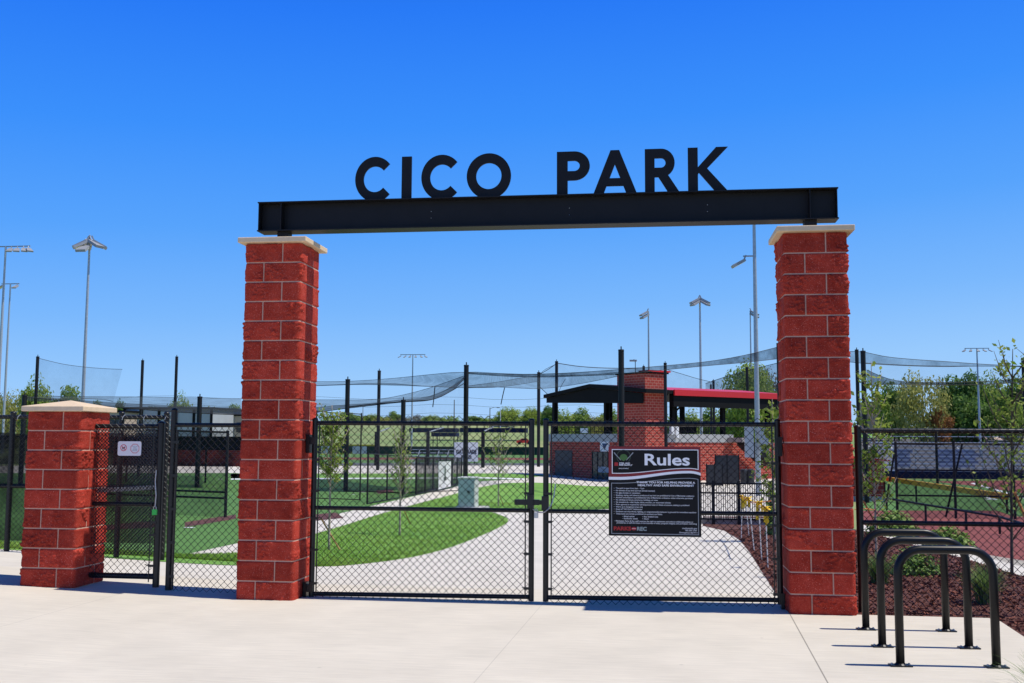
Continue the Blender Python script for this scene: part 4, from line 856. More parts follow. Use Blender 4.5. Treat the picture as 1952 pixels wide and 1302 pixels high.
# black bins and a black service gate before the right wall
BINM = mat('black_bin_plastic', (.03, .032, .036), .5, .1, 3)
for i, (u0, u1, v0, v1, y, lab) in enumerate(((1347, 1377, 886, 909, 62, 'low dark service gate panel in front of the pavilion wall, left one'), (1364, 1408, 868, 908, 64, 'tall dark service gate panel in front of the pavilion wall, by the stairs'))):
    a = PY(u0, v1, y); b = PY(u1, v0, y); z0 = gz(a.x, y); t = thing('service_gate', lab, 'gate', ((a.x+b.x)/2, y, z0)); MB().box((a.x, y, z0+.05), (b.x, y+.06, b.z)).build('panel', BINM, t)
    for f in (0, .5, 1): x = a.x+(b.x-a.x)*f; MB().box((x-.04, y-.03, z0), (x+.04, y+.09, b.z+.08)).build('post', BLKD, t)
for u, lab in ((1418, 'dark round waste bin beside the pavilion stairs, left of two'), (1431, 'dark round waste bin beside the pavilion stairs, right of two')):
    p = G(u, 904); p = PY(u, 904, 66); z0 = gz(p.x, 66); t = thing('waste_bin', lab, 'bin', (p.x, 66, z0), 'waste bins by the stairs')
    MB().tube([(p.x, 66, z0), (p.x, 66, z0+.9)], [.25, .29], 12).build('barrel', BINM, t); MB().tube([(p.x, 66, z0+.9), (p.x, 66, z0+1.0), (p.x, 66, z0+1.08)], [.31, .29, .12], 12).build('lid', BINM, t)
# ------------------------------------------------------------------ utility cabinet
CAB = mat('cabinet_grey_green', (.52, .54, .49), .55, .08, 2)
a = G(873, 968); y0 = a.y; x0 = a.x; x1 = PY(905, 968, y0).x; z0 = gz(x0, y0); zt = PY(873, 913, y0).z
t = thing('utility_cabinet', 'pale grey green electrical cabinet standing on the lawn behind the left gate leaf', 'cabinet', ((x0+x1)/2, y0+.3, z0))
dp = .75; bevelled(MB().box((x0, y0, z0), (x1, y0+dp, zt)).build('body', CAB, t), .02, 1)
bevelled(MB().box((x0-.03, y0-.03, zt+.001), (x1+.03, y0+dp+.03, zt+.06)).build('lid', CAB, t), .02, 1)
MB().box((x0+.03, y0-.012, z0+.06), (x1-.03, y0-.001, zt-.04)).build('door', CAB, t); hx = x0+(x1-x0)*.62; MB().box((hx-.04, y0-.04, z0+.48), (hx+.04, y0-.0125, z0+.56)).build('latch', BLACK, t)
MB().box((x0-.15, y0-.15, z0-.1), (x1+.35, y0+dp+.15, z0+.02)).build('pad', SLAB, t)
# ------------------------------------------------------------------ fences further in
def screen_fence(label, pts, h, posts, alpha_m, rails=(1,), name='screen_fence', r=.035, z_off=0, solid0=0, grp=None):
    """fence along ground points: posts, rails and a fine mesh panel"""
    P = [Vector(p) for p in pts]; t = thing(name, label, 'fence', P[0], grp); top = [p+Vector((0, 0, h)) for p in P]
    n = posts; Q = resample(P, n)
    for q in Q: MB().tube([q, q+Vector((0, 0, h+.04))], r, 8).build('post', BLKD, t)
    for f in rails: MB().tube([p+Vector((0, 0, h*f)) for p in P], r*.7, 6).build('rail', BLKD, t)
    m = MB(); k = len(P); m.add([p+Vector((0, 0, solid0)) for p in P]+top, [(i, i+1, k+i+1, k+i) for i in range(k-1)]); m.build('mesh_panel', alpha_m, t)
    return t
def gl(pts): return [G(*p) for p in pts]
W7 = netmat('windscreen', .85, (.022, .024, .028)); W5 = netmat('windscreen_thin', .8, (.012, .016, .014)); FM = netmat('far_chain_link', .2, (.02, .02, .02))
yb = G(20, 1052).y; xb = PY(314, 1060, yb).x
t = thing('chain_link_fence', 'black chain link fence with a dark windscreen, behind the short pillar and narrow gate', 'fence', (xb, yb, gz(xb, yb)))
zt = PY(40, 795, yb).z; zg = gz(xb-2, yb)
for u in (-60, 20, 228, 314):
    x = PY(u, 900, yb).x; o = shade_auto(pipe((x, yb, gz(x, yb)), (x, yb, zt+.05), .036, 12).build('post', BLACK, t)); MB().ball((x, yb, zt+.05), .042, 0, 10, 6, .7).build('post_cap', BLACK, o, smooth=True)
for f in (0, .52): shade_auto(pipe((-9.5, yb, zt-1.78*f), (xb, yb, zt-1.78*f), .028).build('rail', BLACK, t))
chain(-9.5, xb, zg+.02, zt+.04, yb-.03, p=.0355).build('chain_link_mesh', BLACKW, t)
m = MB(); m.add([(-9.5, yb+.045, zg+.15), (xb, yb+.045, zg+.15), (xb, yb+.045, zg+.9), (-9.5, yb+.045, zg+.9)], [(0, 1, 2, 3)]); m.build('lower_windscreen', W5, t)
m = MB(); xs = [-9.5+(xb+9.5)*i/30 for i in range(31)]; tz = [zt-.22-.015*math.sin(i*2.1) for i in range(31)]
m.add([(x, yb+.03+.012*math.sin(i*1.7), zg+.85) for i, x in enumerate(xs)]+[(x, yb+.03, z) for x, z in zip(xs, tz)], [(i, i+1, 32+i, 31+i) for i in range(30)]); m.build('windscreen', W7, t)
x = -9.4
while x < xb: MB().tube([(x, yb-.03, zt-.035), (x+.012, yb-.035, zt), (x+.03, yb-.012, zt+.034), (x+.035, yb+.02, zt+.012)], .006, 5).build('tie_wire', GALV, t); x += .3
y4 = 12.2; screen_fence('waist high black rail fence on the turf, seen through the narrow fixed panel', [(PY(190, 1000, y4).x, y4, gz(-7, y4)), (PY(429, 1000, y4).x, y4, gz(-5, y4))], PY(429, 824, y4).z-gz(-5, y4), 3, netmat('cage_side_mesh', .42, (.02, .022, .02)), (.23, .30, 1), r=.036)
a, b = G(600, 951), G(686, 954); screen_fence('low black cage frame along the turf edge, left of the cage pole with pale trunk', [a, b], 3.0, 2, N0, (.01, 1), r=.025)
a, b, c = G(700, 962), G(793, 944), G(880, 922); screen_fence('black mesh fence following the upper edge of the curved path by the cabinet', [b, b.lerp(c, .45), c], 1.62, 8, W7, (.02, 1), r=.045)
screen_fence('see-through mesh fence joining the curved path fence at its left end', [a, b], 1.62, 4, FM, (.02, 1), r=.03)
bd = (c-b).normalized(); q0 = b+bd*((c-b).length*.33); bn = thing('banner', 'white banner with a dark green emblem on the fence by the path', 'banner', q0)
nrm = Vector((bd.y, -bd.x, 0)); nrm = nrm if nrm.dot(CAM-b) > 0 else -nrm
def bq(f0, f1, z0, z1, off, mm, nm, par):
    A = b+bd*((c-b).length*f0)+nrm*off; B = b+bd*((c-b).length*f1)+nrm*off; return MB().hexa([A+Vector((0, 0, z0)), B+Vector((0, 0, z0)), B-nrm*.02+Vector((0, 0, z0)), A-nrm*.02+Vector((0, 0, z0)), A+Vector((0, 0, z1)), B+Vector((0, 0, z1)), B-nrm*.02+Vector((0, 0, z1)), A-nrm*.02+Vector((0, 0, z1))]).build(nm, mm, par)
bq(.36, .64, .02, 1.42, .09, WHITE, 'cloth', bn)
em = b+bd*((c-b).length*.5)+nrm*.093; m = MB(); m.add([em+bd*(.36*math.cos(t_))+Vector((0, 0, .88+.34*math.sin(t_))) for t_ in [2*math.pi*i/20 for i in range(20)]], [tuple(range(20))]); m.build('emblem', mat('emblem_green', (.03, .08, .03), .6), bn); bq(.47, .53, .42, .6, .095, mat('emblem_dark', (.02, .03, .02), .6), 'emblem', bn)
# black picket fence beside the mulch bed, block kerb behind
yk = G(1400, 1001).y; a, b, c = (Vector((PY(u, 1000, yk).x, yk, gz(PY(u, 1000, yk).x, yk))) for u in (1325, 1409, 1470))
t = thing('picket_fence', 'low black picket fence behind the mulch bed left of the right tall pillar', 'fence', b)
hp = PY(1409, 921, yk).z-gz(b.x, yk)
for p0, p1 in ((a, b), (b, c)):
    n = int((p1-p0).length/.052); m = MB()
    for i in range(1, n): q = p0.lerp(p1, i/n); m.bar(q+Vector((0, 0, .12)), q+Vector((0, 0, hp*.97)), .017)
    o = m.build('pickets', BLKD, t); o['kind'] = 'stuff'
    for f in (.14, .76, .99): MB().bar(p0+Vector((0, 0, hp*f)), p1+Vector((0, 0, hp*f)), .035, .04).build('rail', BLKD, t)
for q in (a, a.lerp(b, .42), b, c): MB().bar(q+Vector((0, 0, -.05)), q+Vector((0, 0, hp*1.06)), .075).build('post', BLKD, t)
m = MB(); d = Vector((0, .25, 0)); m.bar(a+d+Vector((0, 0, .04)), c+d+Vector((0, 0, .04)), .2, .22); tag(m.build('kerb_block', SLAB), 'low grey concrete kerb behind the black picket fence', 'kerb')
# flagged marker rods with an orange cord
YEL = mat('caution_yellow', (.80, .52, .01), .6, .1, 6); ORG = mat('orange_cord', (.70, .20, .05), .7); RODM = mat('white_rod', (.7, .69, .66), .5)
rods = [((1415, 946), (1413, 1030)), ((1421, 948), (1428, 1024)), ((1427, 950), (1438, 1052)), ((1446, 958), (1452, 1068)), ((1459, 966), (1464, 1084))]; tops = []
for i, (tp, bs) in enumerate(rods):
    g = G(*bs); q = PY(*tp, g.y+.05); t = thing('marker_rod', ('leftmost white rod with yellow ribbon, nearest the picket fence post', 'second white rod from the left with a yellow ribbon', 'leaning white rod in the middle with a yellow ribbon', 'white rod with a low yellow bow, second from the pillar', 'white rod with a long yellow ribbon next to the right tall pillar')[i], 'marker rod', g, 'white marker rods in the mulch bed')
    MB().tube([g, q], .009, 6).build('rod', RODM, t); m = MB(); tops.append(q)
    for k in range(16):
        a0 = random.uniform(0, 6.28); ln = random.uniform(.03, .09); z = random.uniform(-.05, .03); e = q+Vector((math.cos(a0)*ln, math.sin(a0)*ln, z)); s = Vector((math.cos(a0+1.6), math.sin(a0+1.6), .4))*.013
        m.add([q-s, q+s, e+s, e-s], [(0, 1, 2, 3)])
    for k in range(3 if i != 2 else 1):
        dx = random.uniform(-.04, .04); l_ = random.uniform(.14, .28); m.add([q+Vector((dx-.014, -.01, 0)), q+Vector((dx+.014, -.012, 0)), q+Vector((dx*1.4+.016, -.03, -l_)), q+Vector((dx*1.4-.012, -.028, -l_))], [(0, 1, 2, 3)])
    m.build('ribbon', YEL, t)
pts = [tops[0]]+[tops[0].lerp(tops[3], f)-Vector((0, 0, .05*math.sin(math.pi*f))) for f in (.25, .5, .75)]+[tops[3], PY(1470, 955, tops[3].y)]
tag(MB().tube(pts, .008, 5).build('cord', ORG), 'orange cord strung between the white marker rods', 'cord')
# ------------------------------------------------------------------ right hand side: dugout, fences, bleachers
a = G(1686, 957); y0 = a.y; xr = a.x; xl = PY(1622, 957, y0).x; z0 = gz(xr, y0); zt = PY(1686, 879, y0).z
t = thing('dugout', 'small red block dugout with a bright red roof right of the tall pillar', 'dugout', ((xl+xr)/2, y0+2, z0)); MB().box((xl, y0, z0+.25), (xr, y0+5, zt)).build('wall', FB2, t); MB().box((xl-.02, y0-.02, z0-.3), (xr+.02, y0+5.02, z0+.249)).build('plinth', SLAB, t)
e = .25; MB().hexa([(xl-e, y0-e, zt+.12), (xr+e, y0-e, zt+.001), (xr+e, y0+5+e, zt+.001), (xl-e, y0+5+e, zt+.12), (xl-e, y0-e, zt+.26), (xr+e, y0-e, zt+.06), (xr+e, y0+5+e, zt+.06), (xl-e, y0+5+e, zt+.26)]).build('roof', REDM, t)
yq = G(1711, 987).y; x0 = PY(1711, 987, yq).x; x1 = PY(2050, 990, yq).x; zz = gz(x0, yq); hh = PY(1711, 845, yq).z-zz
t = screen_fence('black chain link field fence in front of the bleachers', [(x0, yq, zz), (x1, yq, zz)], hh, 4, netmat('field_fence_mesh', .30, (.02, .02, .02)), (.30, .64, 1), r=.04)
for u0, v0, u1, v1 in ((1708, 846, 1690, 950), (1834, 847, 1803, 985)): MB().tube([PY(u0, v0, yq+.1), PY(u1, v1, yq+.3)], .03, 6).build('brace', BLKD, t)
A = PY(1686, 912, 42); B = PY(1919, 947, 27); t = thing('yellow_capped_fence', 'mesh fence with a bright yellow padded cap crossing in front of the right field', 'fence', (A.x, A.y, gz(A.x, A.y)))
m = MB(); m.bar(A, B, .13, .20); m.build('cap_pad', mat('cap_yellow', (.72, .36, .005), .55, .08, 3), t)
for f in (0, .33, .66, 1): q = A.lerp(B, f); MB().tube([(q.x, q.y, gz(q.x, q.y)), (q.x, q.y, q.z-.09)], .04, 8).build('post', BLKD, t)
MB().add([(A.x, A.y, gz(A.x, A.y)), (B.x, B.y, gz(B.x, B.y)), tuple(B-Vector((0, 0, .1))), tuple(A-Vector((0, 0, .1)))], [(0, 1, 2, 3)]).build('mesh_panel', FM, t)
A = PY(1690, 950, 20); B = PY(1905, 985, 14); C = PY(1990, 1010, 11); t = thing('handrail', 'low dark rail sloping down behind the bike racks on the right', 'rail', (A.x, A.y, gz(A.x, A.y))); MB().tube([A, B, C], .028, 8).build('top_rail', BLKD, t)
for q in (A, A.lerp(B, .4), A.lerp(B, .75), B, C): MB().tube([(q.x, q.y, gz(q.x, q.y)), (q.x, q.y, q.z)], .028, 8).build('post', BLKD, t)
ALU = mat('bleacher_aluminium', (.60, .61, .63), .45, .08, 3, metal=.1); ALW = mat('bleacher_white_plank', (.74, .74, .75), .45, .05); FOOT = mat('bleacher_shadow_board', (.20, .21, .24), .7, .15, 2); BLUE = mat('blue_grey_seats', (.27, .29, .40), .5, .3, 1.5)  # footboard colour darkened to read as shadow between the benches
g = G(1800, 913); y0 = g.y; z0 = gz(g.x, y0); xa, xb_ = PY(1692, 913, y0).x, PY(2060, 913, y0).x; zt = PY(1800, 899, y0).z
tag(MB().box((xa-.5, y0, z0), (xb_, y0+.25, zt)).build('padded_wall', NAVY), 'long dark navy padded wall at the foot of the bleachers', 'wall')
t = thing('bleachers', 'wide aluminium bleachers with blue grey seats on the right', 'bleachers', ((xa+xb_)/2, y0+2, z0)); rr_ = random.Random(4); nr = 9; h0 = zt-z0+.05; h1 = PY(1800, 843, y0+7).z-z0
for i in range(nr):
    zz = z0+h0+(h1-h0)*i/(nr-1); yy = y0+1+i*.66
    MB().box((xa, yy, zz-.09), (xb_, yy+.3, zz)).build('bench', ALU if i % 2 else ALW, t)
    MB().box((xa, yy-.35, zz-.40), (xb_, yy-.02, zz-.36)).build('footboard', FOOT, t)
    if 0 < i < 6:
        for u0, u1 in ((1706+rr_.uniform(-3, 3), 1738+rr_.uniform(-4, 4)), (1786+rr_.uniform(-3, 3), 1862+rr_.uniform(-5, 5))): MB().box((PY(u0, 880, yy).x, yy-.02, zz+.002), (PY(u1, 880, yy).x, yy+.28, zz+.20)).build('seat_block', BLUE, t)
for k in range(9):
    x = xa+(xb_-xa)*k/8; MB().bar((x, y0+.8, z0+h0-.5), (x, y0+7.2, z0+h1-.4), .08).build('stringer', ALU, t); MB().bar((x, y0+6.3, z0), (x, y0+6.3, z0+h1-.5), .08).build('leg', ALU, t)
m = MB(); zz = z0+h1; m.bar((xa, y0+7, zz+.95), (xb_, y0+7, zz+.95), .05).bar((xa, y0+7, zz+.5), (xb_, y0+7, zz+.5), .05); m.build('back_rail', ALU, t)
# ------------------------------------------------------------------ far field furniture
g = G(800, 866); y0 = g.y; xa, xb_ = PY(440, 866, y0).x, PY(1046, 866, y0).x; z0 = -1.45; zt = PY(800, 851, y0).z; GRN = mat('windscreen_green', (.010, .035, .022), .8, .2, .3)
t = thing('outfield_fence', 'long dark green outfield fence with a yellow cap and white banners', 'fence', ((xa+xb_)/2, y0, z0)); MB().box((xa, y0, z0), (xb_, y0+.08, zt)).build('panel', GRN, t); MB().box((xa, y0-.08, zt+.001), (PY(722, 850, y0).x, y0+.16, zt+.28)).build('cap', mat('cap_yellow_far', (.55, .42, .02), .6), t)
for u0, u1 in ((672, 699), (612, 640), (570, 600)): MB().box((PY(u0, 860, y0).x, y0-.06, z0+.15), (PY(u1, 860, y0).x, y0-.001, zt-.05)).build('banner', mat('banner_grey', (.55, .56, .60), .7), t)
def px_box(u0, v0, u1, v1, y, d): a = PY(u0, v1, y); b = PY(u1, v0, y); return (a.x, y, a.z), (b.x, y+d, b.z)
y0 = 106; a, b = px_box(866, 843, 912, 880, y0, .2); z0 = gz(a[0], y0)
t = thing('scoreboard', 'white field sign board behind the pole above the cabinet', 'sign', ((a[0]+b[0])/2, y0, z0)); MB().box(a, b).build('board', WHITE, t)
for u in (872, 906): x = PY(u, 860, y0).x; MB().box((x-.06, y0+.201, z0), (x+.06, y0+.3, b[2])).build('post', BLKD, t)
hz = (b[2]-a[2]); wd = b[0]-a[0]; join_text([text('GATORADE', a[0]+wd*.06, a[2]+hz*.42, hz*.20, y0-.02, NAVY, None, bold=.05, width=wd*.88), text('FIELD', a[0]+wd*.28, a[2]+hz*.16, hz*.17, y0-.02, NAVY, None, bold=.05, width=wd*.44)], 'lettering', mat('board_text', (.05, .05, .06), .6), t); t.rotation_euler = (0, 0, .45)
t = thing('bleachers', 'small grey aluminium bleachers left of the white sign board', 'bleachers', PY(828, 880, 104)); z0 = -1.45
for i in range(5):
    y_ = 104+i*.7; zz = z0+.45+i*.36; xa, xb_ = PY(784, 870, y_).x, PY(866, 870, y_).x; MB().box((xa, y_, zz-.05), (xb_, y_+.28, zz)).build('bench', ALU, t); MB().box((xa, y_-.35, zz-.42), (xb_, y_-.05, zz-.36)).build('footboard', ALU, t)
for k in range(5):
    x = PY(788+k*19, 870, 104).x; MB().bar((x, 103.8, z0), (x, 107.2, z0+1.75), .07).build('stringer', ALU, t); MB().bar((x, 107, z0), (x, 107, z0+1.7), .07).build('leg', ALU, t)
for u, v, y, bx, lab in ((816, 822, 98, 845, 'black post with a slanted grey strut left of the sign board'), (921, 821, 92, 940, 'black post with a slanted grey strut right of the sign board'), (718, 823, 96, 742, 'black post with a strut beside the slim tall pole')):
    p = PY(u, v, y); z0 = gz(p.x, y); t = thing('strut_post', lab, 'post', (p.x, y, z0)); MB().box((p.x-.16, y-.16, z0), (p.x+.16, y+.16, p.z)).build('shaft', BLKD, t); q = PY(bx, v-7, y+3); MB().bar((p.x, y, p.z-.1), q, .10).build('strut', GALV, t)
a, b = px_box(822, 825, 868, 832, 170, 4); t = thing('shade_canopy', 'small navy shade canopy on thin legs in the outfield', 'canopy', (a[0], 170, gz(a[0], 170))); MB().box(a, b).build('roof', NAVY, t)
for x in (a[0]+.3, b[0]-.3):
    for yy in (170.2, 173.8): MB().tube([(x, yy, gz(x, yy)), (x, yy, a[2])], .07, 6).build('leg', BLKD, t)
for u0, u1, lab in ((780, 868, 'long navy dugout shade roof at the far side of the outfield, left part'), (876, 1002, 'long navy dugout shade roof at the far side of the outfield, right part')):
    a, b = px_box(u0, 816, u1, 824, 246, 5); t = thing('shade_canopy', lab, 'canopy', (a[0], 246, gz(a[0], 246))); MB().box(a, b).build('roof', NAVY, t)
    for k in range(4): x = a[0]+.3+(b[0]-a[0]-.6)*k/3; MB().tube([(x, 246.3, gz(x, 246.3)), (x, 246.3, a[2])], .07, 6).build('leg', BLKD, t)
a, b = px_box(660, 819, 760, 824, 322, 3); tag(MB().box((a[0], 322, gz(a[0], 322)-.3), (b[0], 325, b[2])).build('concrete_wall', mat('far_grey_wall', (.35, .34, .34), .9)), 'low grey wall at the far edge of the yellow field', 'wall')
def car(label, u, v, y, L_, col, head):
    p = PY(u, v, y); z0 = gz(p.x, y); t = thing('parked_car', label, 'car', (p.x, y, z0)); cm = mat('car_paint', col, .3, .03); c, s = math.cos(head), math.sin(head)
    f = lambda x, yy, z: (p.x+c*x-s*yy, y+s*x+c*yy, z0+z)
    prof = [(-.5, .22), (-.5, .50), (-.44, .56), (-.28, .60), (-.18, .86), (.14, .88), (.27, .62), (.46, .55), (.5, .45), (.5, .22)]
    m = MB(); m.prism([f(a_*L_, -.85, h*1.6) for a_, h in prof], Vector(f(0, .85, 0))-Vector(f(0, -.85, 0))); m.build('body', cm, t)
    for sd_ in (-.87, .85): MB().add([f(-.24*L_, sd_, .99), f(.22*L_, sd_, 1.02), f(.13*L_, sd_, 1.34), f(-.16*L_, sd_, 1.32)], [(0, 1, 2, 3)]).build('side_window', BLKD, t)
    for a_ in (-.31, .31):
        for sd_ in (-.80, .80): MB().tube([f(a_*L_, sd_-.1, .33), f(a_*L_, sd_+.1, .33)], .33, 12).build('wheel', BLKD, t)
car('bright red car parked beyond the dark green outfield fence', 999, 850, 232, 3.6, (.65, .02, .015), .2); car('white car parked far off below the rounded trees', 974, 826, 298, 4.4, (.8, .8, .8), .1)
# far buildings on the left
GRYP = mat('pale_metal_cladding', (.42, .43, .45), .7, .06, .5); TAN = mat('tan_wall', (.45, .36, .29), .9)
def block_house(label, u0, v0, u1, y, d, m, cols=0, name='school_hall', rm=None, win=0):
    a, b = px_box(u0, v0, u1, v0+5, y, d); z0 = gz(a[0], y); t = thing(name, label, 'building', ((a[0]+b[0])/2, y, z0)); MB().box((a[0], y, z0-.5), (b[0], y+d, b[2])).build('wall', m, t); MB().box((a[0]-.3, y-.3, b[2]+.001), (b[0]+.3, y+d+.3, b[2]+.35)).build('roof', rm or DARK, t)
    for i in range(cols+1 if cols else 0): x = a[0]+(b[0]-a[0])*i/cols; MB().box((x-.2, y-.25, z0), (x+.2, y-.001, b[2])).build('column', DARK, t)
    for i in range(win): x = a[0]+(b[0]-a[0])*(i+.5)/win; MB().box((x-.8, y-.08, b[2]-3), (x+.8, y-.001, b[2]-1.2)).build('window', DOORM, t)
block_house('long pale metal clad hall with dark columns behind the narrow gate', 238, 780, 404, 165, 20, GRYP, 5); block_house('low tan house wall between the short pillar cap and the pale hall', 205, 786, 236, 160, 10, TAN, 0, 'far_house', win=2); block_house('low tan building behind the narrow fixed fence panel', 406, 793, 470, 175, 12, TAN, 0, 'far_house', win=3)
block_house('small pinkish brick house among the trees right of the tall pillar', 1650, 768, 1692, 300, 10, mat('pink_brick', (.36, .22, .20), .9), 0, 'far_house', mat('house_roof', (.12, .07, .06), .9), win=3)
g = G(400, 889); y0 = g.y; a = PY(215, 889, y0); b = PY(462, 889, y0); z0 = -1.2; t = thing('dugout', 'long low brick dugout with a black front behind the narrow fence panel', 'dugout', ((a.x+b.x)/2, y0, z0)); z1 = PY(400, 858, y0).z; z2 = PY(400, 832, y0).z
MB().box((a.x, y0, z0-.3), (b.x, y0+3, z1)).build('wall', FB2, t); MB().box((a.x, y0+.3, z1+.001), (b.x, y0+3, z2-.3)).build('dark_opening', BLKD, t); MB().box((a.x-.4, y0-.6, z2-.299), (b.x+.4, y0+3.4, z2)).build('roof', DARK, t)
yv = 52; a = PY(-120, 850, yv); b = PY(470, 850, yv); screen_fence('tall black windscreen fence across the cages on the left', [(a.x, yv, gz(a.x, yv)), (b.x, yv, gz(b.x, yv))], PY(200, 832, yv).z-gz(-15, yv), 9, W7, (1,), r=.06, solid0=1.05)
tag(MB().ball(PY(31, 798, 3.2), .028, 0, 10, 7).build('marker_light', mat('amber', (.75, .25, .03), .4)), 'small amber object seen above the fence rail left of the short pillar', 'marker')
# ================================================================== trees and plants
BARK = mat('bark', (.10, .075, .055), .9, .3, 6); PALEB = mat('pale_young_bark', (.42, .34, .27), .8, .2, 20)
LEAFS = {'light': leafmat('leaf_light_green', (.20, .31, .04), (.42, .50, .11), .5), 'mid': leafmat('leaf_mid_green', (.15, .27, .04), (.33, .43, .10), .5), 'dark': leafmat('leaf_dark_green', (.065, .15, .03), (.19, .32, .065), .5),
         'yellow': leafmat('leaf_yellow_green', (.30, .32, .07), (.50, .48, .15), .5), 'grey': leafmat('leaf_grey_bud', (.16, .14, .09), (.26, .22, .13)), 'rust': leafmat('leaf_rust', (.22, .09, .025), (.36, .16, .05)),
         'young': leafmat('leaf_young', (.14, .25, .025), (.38, .44, .09), .5, 6), 'shrub': leafmat('leaf_shrub', (.10, .22, .03), (.34, .46, .12), .4, 5)}
def leaf_quads(C, N, size, rng, droop=0):
    """quads at C facing roughly N"""
    k = len(C); N = N+rng.normal(0, .55, (k, 3)); N /= np.linalg.norm(N, axis=1)[:, None]
    A = np.cross(N, rng.normal(0, 1, (k, 3))); A /= np.linalg.norm(A, axis=1)[:, None]; B = np.cross(N, A)
    s = size*rng.uniform(.55, 1.45, k)[:, None]; A *= s; B *= s*.62
    return np.stack([C-A, C-B*.9+A*.1, C+A, C+B*.9+A*.1], 1).reshape(-1, 3)
def crown_verts(rx, rz, nclump, nleaf, size, rng, shape=1.0, sparse=0):
    out = []; cl = []
    for _ in range(nclump):
        d = rng.normal(0, 1, 3); d /= np.linalg.norm(d); r = rng.uniform(.35, .92)**.7
        z = d[2]*r; taper = 1-.35*max(0, z)*shape; cl.append((d[0]*r*rx*taper, d[1]*r*rx*taper, z*rz, rng.uniform(.28, .5)))
    per = nleaf//nclump
    for x, y, z, q in cl:
        D = rng.normal(0, 1, (per, 3)); D /= np.linalg.norm(D, axis=1)[:, None]; R = q*(rx+rz)/2*rng.uniform(.55, 1.12, per)[:, None]
        C = np.array([x, y, z])+D*R*np.array([1.1, 1.1, .85]); out.append(leaf_quads(C, D+np.array([0, 0, .35]), size, rng))
    return np.concatenate(out), cl
def make_tree(name, label, cat, kind, h, w_, seed, trunk=.18, nclump=26, nleaf=3200, size=.28, group=None, bare=0):
    rng = np.random.default_rng(seed); t = thing(name, label, cat, (0, 0, 0), group)
    rz = h*(1-trunk)/2*.92; cz = h*trunk+rz*1.02; V, cl = crown_verts(w_/2*.82, rz*.86, nclump, nleaf, size, rng); top = np.percentile(V[:, 2], 99.7); V[:, 2] *= (h-cz)/top; k_ = w_/2/np.percentile(abs(V[:, :2]), 99.0); V[:, :2] *= k_; cl = [(x*k_, y*k_, z*(h-cz)/top, q) for x, y, z, q in cl]; V = V+np.array([0, 0, cz])
    m = MB(); r0 = max(.12, h*.022); m.tube([(0, 0, -.6), (.05*r0, 0, h*.2), (rng.normal(0, .03)*h, rng.normal(0, .03)*h, h*.55), (rng.normal(0, .04)*h, 0, h*.85)], [r0*1.25, r0, r0*.55, r0*.15], 8)
    for x, y, z, q in cl[:max(7, bare)]:
        b = h*rng.uniform(.22, .5); m.tube([(0, 0, b), (x*.5, y*.5, b+(cz+z-b)*.6), (x, y, cz+z)], [r0*.45, r0*.28, r0*.08], 5)
    o = link('trunk', m.mesh('trunk', BARK, True), t); o2 = link('crown', np_mesh('crown', V, 4, LEAFS[kind]), t); return t
FAR = 'trees of the far tree line'
def far_tree(proto, u, vt, y, wpx, label, group, n0=[0]):
    """stand a tree (or a copy) so that its top and width match what is seen at that distance"""
    root, h, w_ = proto
    p = PY(u, vt, y); z0 = gz(p.x, y); H = p.z-z0; Wd_ = wpx/ppm(y, p.x)
    c = copy_tree(root) if root.get('placed') else root; root['placed'] = 1
    if 'placed' in c: del c['placed']
    root['placed'] = 1
    c.location = (p.x, y, z0); c.rotation_euler = (0, 0, random.uniform(0, 6.28)); c.scale = (Wd_/w_, Wd_/w_, H/h); tag(c, label, 'tree', group); return c
PROT = {k: (make_tree('tree', 'tree', 'tree', kd, 10, ww, sd_, tr, nc, nl, sz), 10, ww) for k, kd, ww, sd_, tr, nc, nl, sz in (
    ('a', 'light', 11, 1, .06, 34, 6500, .26), ('b', 'mid', 10, 2, .04, 30, 6500, .26), ('c', 'dark', 9, 3, .03, 28, 6500, .26), ('d', 'grey', 10, 4, .08, 26, 3000, .18), ('e', 'yellow', 11, 5, .05, 34, 4500, .20), ('f', 'rust', 10, 6, .02, 20, 4000, .24), ('g', 'light', 11, 8, .05, 46, 15000, .15))}
rr = random.Random(5)
line = [('b', 655, 786, 60), ('a', 682, 795, 40), ('a', 708, 789, 46), ('b', 748, 784, 34), ('e', 728, 795, 40), ('d', 770, 796, 40), ('d', 793, 790, 34), ('a', 828, 791, 48), ('b', 860, 797, 36), ('b', 905, 793, 46), ('a', 934, 797, 34), ('a', 968, 776, 62), ('a', 1012, 776, 46), ('c', 1050, 774, 34), ('e', 1000, 792, 50), ('b', 1034, 787, 40)]
for k, u, v, w_ in line: far_tree(PROT[k], u, v, 345+rr.uniform(-12, 40), w_, {'a': 'light green rounded tree in the far tree line beyond the yellow field', 'b': 'mid green rounded tree in the far tree line beyond the yellow field', 'c': 'dark green tree of the far tree line just left of the pavilion', 'd': 'greyish tree with sparse buds in the far tree line', 'e': 'yellowish green low tree in front of the far tree line'}[k], FAR)
for k, u, v, w_ in (('a', 1075, 782, 50), ('b', 1105, 778, 46), ('e', 1135, 792, 44), ('b', 1160, 780, 50), ('d', 1120, 786, 40), ('a', 1185, 784, 40)): far_tree(PROT[k], u, v, 240+rr.uniform(-8, 8), w_, {'a': 'light green tree seen under the pavilion gable roof', 'b': 'mid green tree seen under the pavilion gable roof', 'e': 'yellow green tree seen under the pavilion gable roof', 'd': 'greyish tree seen under the pavilion gable roof'}[k], 'trees seen through the open pavilion deck')
